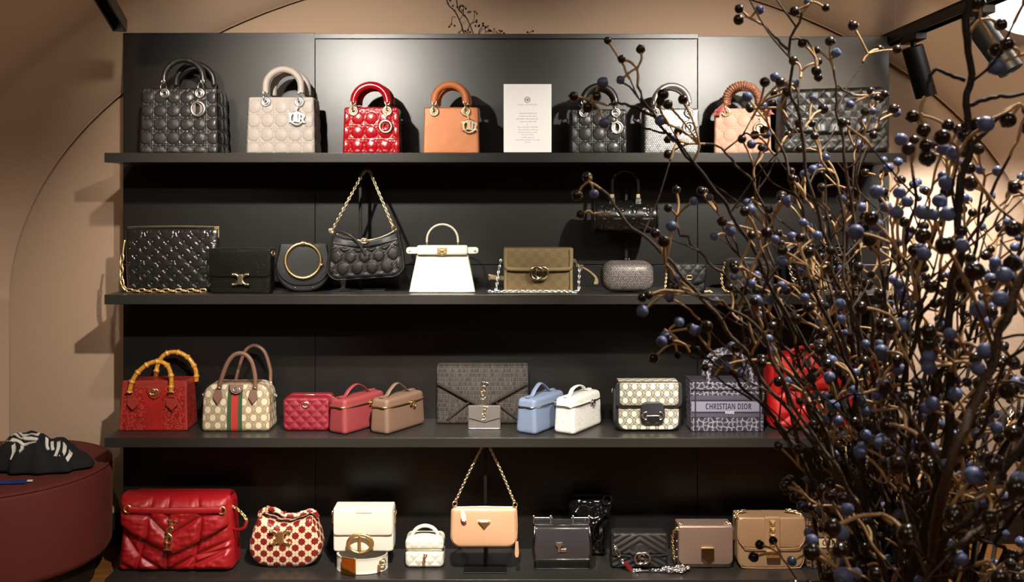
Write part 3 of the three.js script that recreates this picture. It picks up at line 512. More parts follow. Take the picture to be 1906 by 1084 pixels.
// upright display stand with a hook, for hanging bags
function displayStand(label, px, row, z, topPy, baseW) {
  const t = onShelf('display_stand', label, 'stand', px, row, z), h = y(topPy);
  part('base', bx(baseW, 2.4, 42, 0, 1.2, -4, 0.8), M.blackMetal, t);
  part('post', bx(6, h - 6, 3, 0, (h - 6) / 2 + 2, -18, 0.8), M.blackMetal, t);
  part('hook', tube([[0, h - 6, -18], [0, h - 1, -14], [0, h + 0.5, -6], [0, h - 1, 1], [0, h + 3.2, 4]], 1.7, { n: 24, m: 8 }), M.blackMetal, t);
  return t;
}
{ // hanging hobo
  displayStand('black display stand holding up the quilted black hobo bag', 668, 1, -0.12, 319, 100);
  const t = onShelf('hobo_handbag', 'black hobo bag with puffy emblem quilting hanging from a gold chain', 'handbag', 680, 1, -0.045);
  M.hobo = leather(0x262322, 0.34, { coat: 0.3, bump: 0.0002 });
  const hexa = (X, Y) => { const p = 27, q = 24, r = Math.floor(Y / q + 0.5), xs = X / p + (r % 2) * 0.5, fx = xs - Math.floor(xs + 0.5), fy = Y / q - r, d = Math.max(Math.abs(fx) * 1.05 * p, (Math.abs(fy) * 0.62 * q + Math.abs(fx) * 0.7 * p)); const hole = d > 10.2; return hole ? 0.6 + 0.9 * Math.sin(X * 1.1) * Math.sin(Y * 1.0) : 1 + 3.4 * Math.sqrt(Math.max(0, 1 - (d * d) / 108)); };
  const w = 142, y0 = y(520), wp = (v) => {
    const X = v.x / (w / 2), k = v.y / 88;
    v.x *= 1.06 - 0.2 * Math.pow(k, 1.6) - 0.03 * (1 - k);
    v.y = v.y * (1 - 0.2 * (1 - X * X) * k) + y0;
    v.y += v.x * 0.06;
  };
  part('body', soft(w, 92, 34, { r: 8, Rb: 26, Rt: 7, n: 1.5, bulge: 7, relief: (X, Y) => hexa(X, Y) * (1 - sst(64, 70, Y)), warp: wp }), M.hobo, t);
  part('top_band', sheet((u, v) => { const X = (u * 2 - 1), p = V(X * (w / 2 - 5), 92 - 4 - v * 15, 0); wp(p); return [p.x, p.y, 2.5 + 7.4 * (1 - X * X) * v]; }, 30, 4, 1.4), M.blackSoft, t);
  part('piping', tube(Array.from({ length: 31 }, (_, i) => { const a = i / 30, s = a * 2 - 1, p = V(Math.sign(s) * Math.min(1, Math.abs(s) * 1.5) * (w / 2 - 1), Math.abs(s) > 0.66 ? 4 + 88 * (Math.abs(s) - 0.66) / 0.34 : 2 + 6 * Math.pow(Math.abs(s) / 0.66, 6), 0); if (Math.abs(s) < 0.9 && Math.abs(s) > 0.5) { const q = (Math.abs(s) - 0.5) / 0.4, an = q * Math.PI / 2; p.set(Math.sign(s) * (w / 2 - 24 + 23 * Math.sin(an)), 25 - 23 * Math.cos(an), 0); } else if (Math.abs(s) >= 0.9) p.set(Math.sign(s) * (w / 2 - 1), 25 + 63 * (Math.abs(s) - 0.9) / 0.1, 0); else p.set(s / 0.5 * (w / 2 - 24), 2, 0); wp(p); return [p.x, p.y, -1]; }), 1.7, { n: 90, m: 6 }), M.blackSoft, t);
  part('zip', tube(Array.from({ length: 9 }, (_, i) => { const p = V((i / 4 - 1) * (w / 2 - 8), 90, 0); wp(p); return [p.x, p.y + 0.8, -4]; }), 0.9, { n: 30, m: 5 }), M.paleGold, t);
  part('strap_pull', tube([[x(628), y(431), 4], [x(640), y(432), 8], [x(656), y(440), 12], [x(669), y(452), 13], [x(677), y(465), 13], [x(682), y(474), 12.5]], 2.6, { n: 34, m: 8, flat: 0.5, ref: [0, 0, 1] }), M.blackSoft, t);
  const e = emblemGroup('emblem', t, x(679.5), y(448), 11);
  part('emblem_letters', doubleG(4.2, 1), M.paleGold, e);
  const ch = emblemGroup('chain_strap', t, 0, 0, 0);
  part('chain', [chain([[x(616), y(432), -4], [x(645), y(375), -14], [x(672), y(319), -34]], 9, 7, 1.4), chain([[x(672), y(319), -34], [x(678), y(315.5), -36], [x(684), y(319), -34]], 9, 7, 1.4), chain([[x(684), y(319), -34], [x(708), y(370), -14], [x(732), y(425), -4]], 9, 7, 1.4)], M.paleGold, ch);
  parts('end_ring', [[616, 430], [733, 425]].map(([a, b]) => at(ring(4.5, 1.3, 8, 18), x(a), y(b), -4, 0, 0.5, 0)), M.paleGold, t);
}
{ // white trapezoid bag
  M.white = leather(0xe9e7d4, 0.42, { coat: 0.12 });
  const t = onShelf('trapezoid_handbag', 'small ivory white trapezoid handbag with gold turn lock', 'handbag', 823, 1, -0.06);
  const h = y(474), hb = y(457);
  part('body', soft(121, h, 40, { r: 3, R: 4, n: 8, bulge: 1.5, warp: (v) => { const k = v.y / h; v.x *= 1 - 0.21 * k; v.z = -20 + (v.z + 20) * (1 - 0.3 * k); } }), M.white, t);
  part('piping', tube([[-46.5, h - 1, -5], [-59, 8, -0.5], [-56, 2.4, 0.4], [0, 2, 0.8], [56, 2.4, 0.4], [59, 8, -0.5], [46.5, h - 1, -5]], 0.9, { n: 80, m: 6 }), leather(0xd8d4bc, 0.5), t);
  part('top_bar', soft(95, 18, 22, { r: 4, R: 4.5, n: 6, bulge: 1, warp: (v) => { v.y += h - 1; v.z -= 8 - 11; } }), M.white, t);
  for (const s of [-1, 1]) {
    const ear = part('wing', soft(24, 13, 6, { r: 2.8, R: 6, n: 3, warp: (v) => { v.y += h + 0.5; v.x += s * 56; v.y *= 1; v.z -= 3; } }), M.white, t);
    part('snap', at(ball(2, 10).scale(1, 1, 0.4), s * 61, h + 6.5, -2.5), M.paleGold, ear);
  }
  const lk = emblemGroup('turn_lock', t, 0, y(466.5), 4.5);
  part('lock_plate', bx(18, 12, 1.4, 0, 0, 0, 0.6), M.gold, lk);
  part('lock_twist', [bx(7, 4, 3, 0, 0, 1.6, 0.8), at(ring(2.3, 0.7, 6, 14), -5, 0, 0.8), at(ring(2.3, 0.7, 6, 14), 5, 0, 0.8), bx(3, 5, 1.2, 0, -7, 0.4, 0.4)], M.gold, lk);
  const hd = emblemGroup('handle', t, 0, 0, 0);
  part('handle_strap', tube(arch(-29, 29, y(452), y(417) - 1, -8), 2, { n: 50, m: 8, flat: 0.7 }), leather(0xcfc9b4, 0.4), hd);
  parts('handle_rod', [-1, 1].map((s) => at(cyl(1, 1, 18, 8), s * 29, y(454), -8)), M.gold, hd);
}
{ // bronze flap bag
  const mono = canvasTex(128, 128, (g) => { g.fillStyle = '#fff'; g.fillRect(0, 0, 128, 128); g.fillStyle = '#efebe2'; g.fillRect(0, 0, 64, 64); g.fillRect(64, 64, 64, 64); });
  M.bronze = phys({ color: 0x8a7550, roughness: 0.5, metalness: 0.1, map: tiled(mono, 0.035), bumpMap: tiled(T.suede, 0.02), bumpScale: 0.0003 });
  M.bronzeTrim = leather(0x93815c, 0.4, { coat: 0.2 });
  const t = onShelf('flap_handbag', 'olive bronze flap handbag with crystal letter emblem and silver chain', 'handbag', 1002, 1, -0.06);
  const w = 129, h = y(463);
  part('body', soft(w, h, 34, { r: 3, R: 7, n: 8, bulge: 1 }), M.bronze, t);
  part('body_trim', [tube([[-w / 2 + 4, h - 40, 1.2], [-w / 2 + 4, 9, 1.6], [-w / 2 + 10, 3.5, 1.6], [w / 2 - 10, 3.5, 1.6], [w / 2 - 4, 9, 1.6], [w / 2 - 4, h - 40, 1.2]], 3, { n: 60, m: 8, flat: 0.5, ref: [0, 0, 1] })], M.bronzeTrim, t);
  part('flap', soft(w + 1, 43, 5, { r: 2.2, Rb: 12, Rt: 3, n: 5, bulge: 2, warp: (v) => { v.y += h - 42; v.z += 4.4; } }), M.bronze, t);
  part('flap_top', soft(w + 1, 5, 38, { r: 2.2, R: 2.4, n: 8, warp: (v) => { v.y += h - 3.6; v.z += 3.8; } }), M.bronze, t);
  part('flap_trim', tube([[-w / 2 + 4.5, h - 2, 5.5], [-w / 2 + 4.5, h - 30, 6], [-w / 2 + 12, h - 37.5, 6.5], [0, h - 38, 7.6], [w / 2 - 12, h - 37.5, 6.5], [w / 2 - 4.5, h - 30, 6], [w / 2 - 4.5, h - 2, 5.5]], 3.6, { n: 80, m: 8, flat: 0.5, ref: [0, 0, 1] }), M.bronzeTrim, t);
  const crystal = std({ color: 0xe8dcc0, metalness: 1, roughness: 0.18 }), e = emblemGroup('emblem', t, x(1003.5), y(508), 9);
  part('emblem_letters', doubleG(11.5, 3), crystal, e);
  const rr = rng(8), stones = []; for (let i = 0; i < 70; i++) { const a = i / 70 * 6.28 * 2, s = i < 35 ? 1 : -1; stones.push(at(new THREE.OctahedronGeometry(1.3, 0), -s * 4.8 + Math.cos(a) * 11.5, Math.sin(a) * 11.5, 2.4)); }
  tag(part('crystals', stones, crystal, e), null, null, null, 'stuff');
  part('chain_strap', [chain([[-w / 2 - 5, y(484), -14], [-w / 2 - 10, y(510), -6], [x(922), y(546) + 5, 4], [x(908), y(548) + 6.4, 10], [x(925), y(548) + 6.4, 14]], 8.5, 6.2, 1.25), chain([[x(925), y(548) + 6.4, 14], [x(960), y(548) + 6.4, 13], [x(1002), y(548) + 6.4, 14], [x(1040), y(548) + 6.4, 13], [x(1073), y(548) + 6.4, 10], [x(1077), y(525), 4], [x(1078), y(500), -4], [w / 2 + 3, y(484), -14]], 8.5, 6.2, 1.25)], M.silver, t);
  const st = part('side_strap', tube([[w / 2 + 4, y(496), -16], [x(1085), y(499), -12], [x(1098), y(506), -8], [x(1110), y(518), -4], [x(1109), y(530), -2]], 4.6, { n: 30, m: 8, flat: 0.35, ref: [0.3, 0.9, 0.2] }), M.bronzeTrim, t);
  part('strap_buckle', bx(5, 11, 4, x(1083), y(499), -9, 1), M.silver, st);
  part('side_strap', tube([[-w / 2 + 2, y(520), -18], [x(925), y(519), -16], [x(912), y(517), -14]], 5, { n: 14, m: 8, flat: 0.4, ref: [0, 0, 1] }), M.bronzeTrim, t);
  part('strap_tip', bx(4, 11, 3, x(911), y(517.5), -13, 1), M.paleGold, t);
}
{ // barrel bag hung on a stand
  displayStand('black display stand holding up the embossed black barrel bag', 1168, 1, -0.165, 330, 62);
  const emb = canvasTex(256, 256, (g) => { g.fillStyle = '#999'; g.fillRect(0, 0, 256, 256); g.strokeStyle = '#222'; g.lineWidth = 9; g.fillStyle = '#222'; const fl = (X, Y) => { for (let k = 0; k < 4; k++) { g.beginPath(); g.ellipse(X + 22 * Math.cos(k * 1.571), Y + 22 * Math.sin(k * 1.571), 20, 12, k * 1.571, 0, 7); g.stroke(); } }; fl(64, 64); fl(192, 192); g.strokeRect(150, 22, 84, 84); fl(192, 64); g.font = 'bold 92px serif'; g.fillText('L', 30, 220); g.fillText('V', 54, 200); }, false);
  const m = phys({ color: 0x161412, roughness: 0.24, clearcoat: 0.5, clearcoatRoughness: 0.2, bumpMap: tiled(emb, 0.085), bumpScale: 0.0008 });
  const t = onShelf('barrel_handbag', 'black embossed barrel-shaped bag with two loop handles hanging on a stand', 'handbag', 1166, 1, -0.07);
  const yc = y(404), R = 31, L = 120;
  const dent = heightOf(emb, 54, 54), pos = [], idx = [], na = 150, nl = 110;
  for (let j = 0; j <= nl; j++) for (let i = 0; i < na; i++) { const a = i / na * Math.PI * 2, l = (j / nl - 0.5) * L, e = sst(0, 6, L / 2 - Math.abs(l)), r = R - 1.5 * (1 - e) + e * (2.2 * dent(l, a * R * 1.0) - 1); pos.push(l, yc + Math.sin(a) * r, -R + Math.cos(a) * r); }
  for (let j = 0; j < nl; j++) for (let i = 0; i < na; i++) { const p = j * na + i, q = j * na + (i + 1) % na; idx.push(p, p + na, q, q, p + na, q + na); }
  part('body', fromGrid(pos, idx), m, t);
  parts('end_panel', [-1, 1].map((s) => at(cyl(R - 1.5, R - 1.5, 2, 40), s * (L / 2 - 1), yc, -R, 0, 0, Math.PI / 2)), M.black, t);
  for (const s of [-1, 1]) { part('end_piping', at(ring(R, 1.8, 8, 48), s * (L / 2 - 1), yc, -R, 0, Math.PI / 2, 0), M.black, t); part('end_tab', bx(3, 14, 9, s * (L / 2 + 1), yc + R - 14, -R, 1), M.gunmetal, t); }
  for (const [z, dx, zs] of [[-20, 0, 1], [-42, 4, -1]]) {
    const hd = part('handle', tube(arch(-25 + dx, 24 + dx, y(372), y(317), z), 3.2, { n: 50, m: 10 }), patent(0x121110), t);
    for (const X of [-25, 24]) { part('handle_ring', [bx(8, 9, 2.4, X + dx, y(366), z + zs * 3, 0.8)], M.paleGold, hd); part('handle_tab', soft(11, 24, 2.5, { r: 1, R: 1.2, n: 6, warp: (v) => { v.x += X + dx; v.x -= 0; v.y += y(392); v.z += z + zs * (v.y > y(380) ? 5 : 9) + (zs < 0 ? 2 : 0); } }), M.black, hd); }
  }
}
{ // small scaled clutch
  M.greySnake = phys({ color: 0xb3aaa2, map: tiled(T.snakeTone, 0.05), roughness: 0.4, metalness: 0.35, bumpMap: tiled(T.snake, 0.05), bumpScale: 0.0016 });
  const t = onShelf('clutch_bag', 'small rounded grey scaled clutch standing below the hanging barrel bag', 'handbag', 1170, 1, -0.05);
  const h = y(486);
  part('body', soft(97, h - 2, 42, { r: 15, R: 22, n: 4, bulge: 5, warp: (v) => { v.y += 1.6; } }), M.greySnake, t);
  part('frame', [tube(Array.from({ length: 33 }, (_, i) => { const a = i / 32 * Math.PI * 2, c = Math.cos(a), s = Math.sin(a), q = Math.pow(Math.pow(Math.abs(c), 3.4) + Math.pow(Math.abs(s), 3.4), -1 / 3.4); return [c * q * 49, h / 2 + s * q * (h / 2 - 1.7), -20]; }).slice(0, 32), 1.6, { n: 96, m: 6, closed: true })], M.gunmetal, t);
  part('clasp', [at(ball(3, 10), -3, h + 1.5, -19), at(ball(3, 10), 3, h + 1.5, -22)], M.gunmetal, t);
}
{ // two small quilted black bags and the glossy one behind the branches
  let t = onShelf('mini_flap_handbag', 'tiny black quilted flap bag with gold clasp and chain, left of the quilted box bag', 'handbag', 1279, 1, -0.06);
  let w = 70, h = y(492);
  part('body', soft(w, h, 30, { r: 4, R: 5, n: 1.5, bulge: 2, relief: diamond(19, 0, 2, 2) }), M.blackSoft, t);
  part('flap', soft(w, 36, 7, { r: 3, Rb: 12, Rt: 4, n: 1.5, bulge: 3, relief: diamond(19, 0, 6, 1.8), warp: (v) => { const X = v.x / 35; v.y += h - 34; if (v.y < h - 20) v.y -= 5 * (1 - X * X); v.z += 5.5; } }), M.blackSoft, t);
  part('lid_edge', soft(w + 2, 5, 34, { r: 1.8, R: 2, n: 8, warp: (v) => { v.y += h - 5; v.z += 4; } }), M.black, t);
  let e = emblemGroup('clasp', t, 2, h - 24, 11); part('clasp_emblem', doubleC(3.6, 0.9, 1.8), M.gold, e);
  part('chain_strap', chain([[-w / 2 - 1, h - 10, -10], [-w / 2 - 4, h / 2, -2], [-w / 2 - 8, 6, 5], [-w / 2 - 17, 2.2, 8], [-w / 2 - 10, 3, 12], [-w / 2 - 4, 2, 9]], 6.5, 5, 1.1), M.gold, t);
  part('chain_end', chain([[w / 2 - 4, 2.2, 8], [w / 2 + 3, 4, 6], [w / 2 + 10, 2.2, 8]], 6.5, 5, 1.1), M.gold, t);
  t = onShelf('camera_bag', 'black diamond-quilted box-shaped camera bag half hidden by twigs', 'handbag', 1397, 1, -0.06);
  w = 90; h = y(482);
  part('body', soft(w, h, 40, { r: 6, R: 15, n: 1.4, bulge: 2.5, relief: diamond(22.5, 0, 10, 2.4) }), leather(0x2b2827, 0.42, { coat: 0.15 }), t);
  part('zip', tube(arch(-w / 2 + 1.5, w / 2 - 1.5, 8, h + 1, -16), 1.4, { n: 60, m: 6 }), M.gunmetal, t);
  part('chain_strap', chain([[-w / 2 + 2, h - 8, -20], [-w / 2 - 8, h / 2, -4], [-w / 2 - 6, 8, 4], [-w / 2 + 4, 3, 8]], 7, 5.4, 1.1), M.gold, t);
  part('chain_end', chain([[w / 2 - 2, 3, 8], [w / 2 + 5, 8, 4], [w / 2 + 3, 14, -4], [w / 2 + 8, 3, 5]], 7, 5.4, 1.1), M.gold, t);
  t = onShelf('evening_bag', 'glossy black crinkled bag glinting behind the berry branches, second shelf', 'handbag', 1535, 1, -0.07);
  w = 140; h = y(458);
  const crk = (X, Y) => 3.4 * Math.abs(N2(X * 0.06, Y * 0.06)) + 2 * Math.abs(N2(X * 0.16 + 9, Y * 0.16));
  part('body', soft(w, h, 44, { r: 9, Rb: 16, Rt: 26, n: 2, bulge: 7, relief: crk }), patent(0x0d0c0b), t);
  part('flap', soft(w - 6, 50, 8, { r: 3.8, Rb: 22, Rt: 20, n: 2, bulge: 5, relief: crk, warp: (v) => { v.y += h - 48; v.z += 9; } }), patent(0x100f0d), t);
  e = emblemGroup('clasp', t, -22, h - 44, 17); part('clasp_emblem', doubleC(7, 1.6, 3.4), M.paleGold, e);
  part('chain_strap', chain([[-w / 2 + 8, h - 8, -12], [-w / 2 + 3, h / 2, 8], [-w / 2 + 14, 14, 14], [-30, 4, 16], [10, 3, 14], [50, 3, 15]], 9, 7, 1.4), M.paleGold, t);
}
// ---------------------------------------------------------------- third shelf
const hexPrint = (bg, line, pad, glyph) => canvasTex(144, 220, (g, w, h) => {      // round pads on a crossed ground, small letters between
  g.fillStyle = bg; g.fillRect(0, 0, w, h);
  g.strokeStyle = line; g.lineWidth = 8; g.beginPath();
  for (const [a, b, c, d] of [[0, 55, 72, 165], [72, 55, 144, 165], [0, 165, 72, 55], [72, 165, 144, 55], [-72, 55, 0, 165], [0, 275, 72, 165], [72, 275, 144, 165], [0, -55, 72, 55], [72, -55, 144, 55], [0, 165, 72, 275], [72, 165, 144, 275], [0, 55, 72, -55], [72, 55, 144, -55]]) { g.moveTo(a, b); g.lineTo(c, d); } g.stroke();
  const oct = (X, Y) => { g.fillStyle = pad; g.strokeStyle = line; g.lineWidth = 9; g.beginPath(); for (let k = 0; k < 8; k++) { const a = k * Math.PI / 4 + Math.PI / 8; g.lineTo(X + 50 * Math.cos(a), Y + 56 * Math.sin(a)); } g.closePath(); g.fill(); g.stroke(); };
  for (const X of [0, 144]) { oct(X, 0); oct(X, 220); } oct(72, 110);
  g.font = 'bold 34px serif'; g.fillStyle = glyph; g.textAlign = 'center';
  for (const [X, Y] of [[72, 22], [72, 242], [0, 132], [144, 132]]) { g.fillText('G', X - 7, Y - 8); g.save(); g.translate(X + 7, Y + 2); g.rotate(Math.PI); g.fillText('G', 0, 14); g.restore(); }
});
{ // red bag with bamboo handles
  const stripe = canvasTex(256, 256, (g, w, h) => {
    g.fillStyle = '#a02018'; g.fillRect(0, 0, w, h);
    const rr = rng(4); for (let j = 0; j < 46; j++) for (let i = 0; i < 46; i++) { const X = i * 5.6 + (j % 2) * 2.8, Y = j * 5.6, side = Math.abs(X / w - 0.5) * 2, k = rr(); g.fillStyle = side < 0.25 + 0.08 * Math.sin(Y * 0.12) ? (k > 0.5 ? '#a82319' : '#a3200f') : k > 0.6 ? '#c24a42' : k > 0.3 ? '#8f1d18' : '#6e1512'; if (side > 0.25) { g.beginPath(); g.ellipse(X, Y, 2.5, 2.2, 0.6, 0, 7); g.fill(); } }
    g.fillStyle = '#a8231a'; g.beginPath(); g.moveTo(w * 0.44, 0); for (let k = 0; k <= 20; k++) g.lineTo(w * (0.42 - 0.1 * Math.sin(k * 0.33)), k / 20 * h); for (let k = 20; k >= 0; k--) g.lineTo(w * (0.58 + 0.07 * Math.sin(k * 0.4)), k / 20 * h); g.fill();
  });
  const t = onShelf('bamboo_handbag', 'red snakeskin tote with two yellow bamboo handles at the left end of its shelf', 'handbag', 285, 2, -0.085);
  const w = 124, h = y(711), W = 126 * U, H = h * U, tex = tiled(stripe, W, H, 0.5, 0), m = phys({ map: tex, roughness: 0.32, bumpMap: tiled(T.snake, 0.03), bumpScale: 0.0009, clearcoat: 0.3, clearcoatRoughness: 0.2 });
  M.redSkin = phys({ color: 0xa3352c, roughness: 0.36, bumpMap: tiled(T.snake, 0.022), bumpScale: 0.0009, clearcoat: 0.25 });
  part('body', soft(w, h, 68, { r: 3, R: 4, n: 8, bulge: 1.5, warp: (v) => { const k = v.y / h; v.x *= 1 - 0.07 * k; v.z = -34 + (v.z + 34) * (1 - 0.2 * k); } }), m, t);
  part('top_band', soft(w * 0.935, 13, 5, { r: 1.5, R: 1.7, n: 6, warp: (v) => { v.y += h - 12; v.z += -5; } }), M.redSkin, t);
  parts('side_trim', [-1, 1].map((s) => tube([[s * (w / 2 - 1), 2, -1], [s * (w / 2 - 5), h - 2, -7.5]], 3.2, { n: 8, m: 8, flat: 0.4, ref: [0, 0, 1] })), M.redSkin, t);
  const bam = phys({ color: 0xcf9a45, roughness: 0.3, clearcoat: 0.5, clearcoatRoughness: 0.2, map: tiled(noiseTex(128, (u, v) => { const n = torusNoise(u, v, 7, 3); return [0.95 + 0.1 * n, 0.87 + 0.14 * n, 0.72 + 0.22 * n]; }, true), 0.04) });
  const knob = (q) => { const f = (q * 7.5) % 1; return 1 + 0.45 * Math.exp(-Math.pow((Math.min(f, 1 - f)) / 0.09, 2)); };
  const front = [[x(242), y(730), 3], [x(247), y(712), 4], [x(258), y(693), 4], [x(278), y(677), 3], [x(297), y(673), 3], [x(312), y(680), 3], [x(319), y(697), 3], [x(320), y(715), 3], [x(319), y(730), 3]];
  const back = [[x(269), y(722), -58], [x(270), y(702), -58], [x(274), y(685), -60], [x(284), y(671), -60], [x(300), y(665), -60], [x(318), y(668), -60], [x(334), y(680), -60], [x(345), y(700), -60], [x(347), y(722), -59]];
  for (const p of [front, back]) part('handle', tube(p, (q) => 4.3 * knob(q), { n: 120, m: 12 }), bam, t);
  for (const X of [242, 319]) { part('handle_ring', bx(13, 3, 5, x(X), y(730), 3, 1.2), M.gold, t); part('handle_tab', soft(12, 10, 3, { r: 1.2, R: 1.4, n: 4, warp: (v) => { v.x += x(X); v.y += y(741); } }), M.redSkin, t); }
  parts('leather_tag', [[249, 750], [321, 751]].map(([a, b]) => at(extr([[-9, 9], [9, 9], [10, -2], [0, -12], [-10, -2]], 1.4, 0.8), x(a), y(b), 3.5, -0.05, 0, 0)), M.redSkin, t);
  const e = emblemGroup('emblem', t, x(287), y(730), 1.6);
  part('emblem_letters', doubleG(5.5, 1.2), M.gold, e);
  part('emblem_patch', extr([[-13, 9], [13, 9], [13, 0], [8, -9], [0, -13], [-8, -9], [-13, 0]], 0.8, 0.5).translate(0, 0, -2.5), M.redSkin, e);
}
{ // boston bag
  const gg = hexPrint('#a59376', '#7f6b51', '#c9ba9e', '#7f6b51');
  const t = onShelf('boston_handbag', 'beige monogram boston bag with a green and red stripe and brown handles', 'handbag', 438, 2, -0.075);
  const w = 128, h = y(716), m = phys({ map: tiled(gg, 19 * U, 29 * U, 0.2, 0.1), roughness: 0.5, clearcoat: 0.1 });
  M.brown = leather(0x765443, 0.4, { coat: 0.2 });
  const wp = (v) => { const k = v.y / h; v.z = v.z * (1 - 0.25 * k * k) - 8 * k * k; v.x *= 1 - 0.04 * k; };
  part('body', soft(w, h, 62, { r: 7, Rt: 24, Rb: 7, n: 5, bulge: 3, warp: wp }), m, t);
  const band = (x0, x1, dz) => sheet((u, v) => { const X = x0 + (x1 - x0) * u, Y = 2 + v * (h - 4), p = V(X, Y, 0), b = Math.pow((1 - (X * X) / (w * w / 4)) * (1 - Math.pow((Y - h / 2) / (h / 2), 2)), 0.6); const e = Math.min(Y, h - Y), rd = e < 7 ? 7 - Math.sqrt(Math.max(0, 49 - (7 - e) * (7 - e))) : 0; p.z = -rd + 3 * b + dz; wp(p); return [p.x, p.y, p.z + 0.7]; }, 3, 36, 0.8);
  const webG = std({ color: 0x27492a, roughness: 0.8, bumpMap: tiled(T.rib, 0.02), bumpScale: 0.0003 }), webR = std({ color: 0xa32a1d, roughness: 0.8 });
  part('stripe', band(-15, -7.5, 0), webG, t, 'dark green woven stripe'); part('stripe', band(-7.5, 5.5, 0), webR, t, 'red woven stripe'); part('stripe', band(5.5, 13, 0), webG, t, 'dark green woven stripe');
  part('label', at(extr([[-12, 8], [12, 8], [11.5, 0], [8, -6], [0, -8.5], [-8, -6], [-11.5, 0]], 1.2, 0.7), 2, h - 9, 0, -0.35, 0, 0), M.brown, t);
  part('label_emblem', doubleG(4, 0.8).map((g) => at(g, 3, h - 9, 3.4, -0.35, 0, 0)), M.silver, t);
  part('piping', tube(Array.from({ length: 40 }, (_, i) => { const a = i / 39, lim = 24; const P = a < 0.33 ? [w / 2 - 0.5, 6 + (h - 30) * a / 0.33] : a < 0.67 ? (() => { const q = (a - 0.33) / 0.34; return [w / 2 - lim + lim * Math.cos(q * Math.PI / 2), h - lim + lim * Math.sin(q * Math.PI / 2)]; })() : [w / 2 - lim - (w - 2 * lim) * (a - 0.67) / 0.33, h]; const p = V(P[0], P[1], -6); wp(p); return p; }), 1.3, { n: 80, m: 6 }), M.brown, t);
  part('top_zip', sheet((u, v) => { const p = V((u - 0.5) * (w - 46), h + 0.6, -16 - 26 * v); wp(p); return [p.x, p.y, p.z]; }, 8, 3, 1), M.brown, t);
  for (const [z, pts] of [[4, [[x(408), y(724), 0], [x(413), y(705), 2], [x(424), y(676), 2], [x(438), y(660), 2], [x(455), y(659), 2], [x(468), y(672), 2], [x(475), y(698), 2], [x(475), y(722), 1]]], [-62, [[x(422), y(728), -58], [x(424), y(712), -60], [x(430), y(690), -60], [x(440), y(664), -60], [x(453), y(653), -60], [x(467), y(655), -60], [x(479), y(668), -60], [x(488), y(697), -60], [x(489), y(714), -60], [x(489), y(728), -58]]]]) {
    const hd = part('handle', tube(pts, 4.2, { n: 64, m: 12, flat: 0.85 }), M.brown, t);
    if (z > 0) for (const X of [408, 475]) part('handle_ring', at(ring(4, 1.2, 8, 20), x(X), y(725), 3, 0.5, 0, 0), M.silver, hd);
    else for (const X of [424, 489]) part('handle_ring', at(ring(4, 1.2, 8, 20), x(X), y(726), -56), M.silver, hd);
  }
  parts('leather_tag', [[406, 738], [472, 738]].map(([a, b]) => at(extr([[-5, 12], [5, 12], [8, -2], [0, -13], [-8, -2]], 1.4, 0.8), x(a), y(b), 2.4, -0.12, 0, 0)), M.brown, t);
  parts('side_ring', [-1, 1].map((s) => at(ring(4, 1.2, 8, 18), s * (w / 2 + 4), h - 26, -30, 0, Math.PI / 2.3, 0)), M.silver, t);
}
{ // crimson quilted camera bag
  const red = leather(0x7c1122, 0.42, { coat: 0.12 });
  const t = onShelf('camera_bag', 'small crimson diamond-quilted box bag beside the rose vanity case', 'handbag', 570, 2, -0.08);
  const w = 87, h = y(740);
  part('body', soft(w, h, 26, { r: 4.5, R: 10, n: 1.5, bulge: 2, relief: diamond(21, 0, 8, 2.4) }), red, t);
  part('back_shell', soft(w, h + 1, 18, { r: 4.5, R: 10, n: 6, warp: (v) => { v.z -= 28; v.x += 2; } }), red, t);
  part('zip', tube(arch(-w / 2 + 2, w / 2 - 1, 8, h - 0.5, -27), 1.5, { n: 60, m: 6 }), M.paleGold, t);
  part('zip_pull', [at(ring(2.6, 0.8, 6, 14), w / 2 + 3, h - 7, -22), bx(2, 7, 1.2, w / 2 + 3, h - 12, -22, 0.5)], M.paleGold, t);
  part('emblem', [...doubleC(4, 0.9, 2).map((g) => at(g, 0, h - 13, 5)), at(ring(5.6, 0.6, 6, 24), 0, h - 13, 4.6)], M.paleGold, t);
}
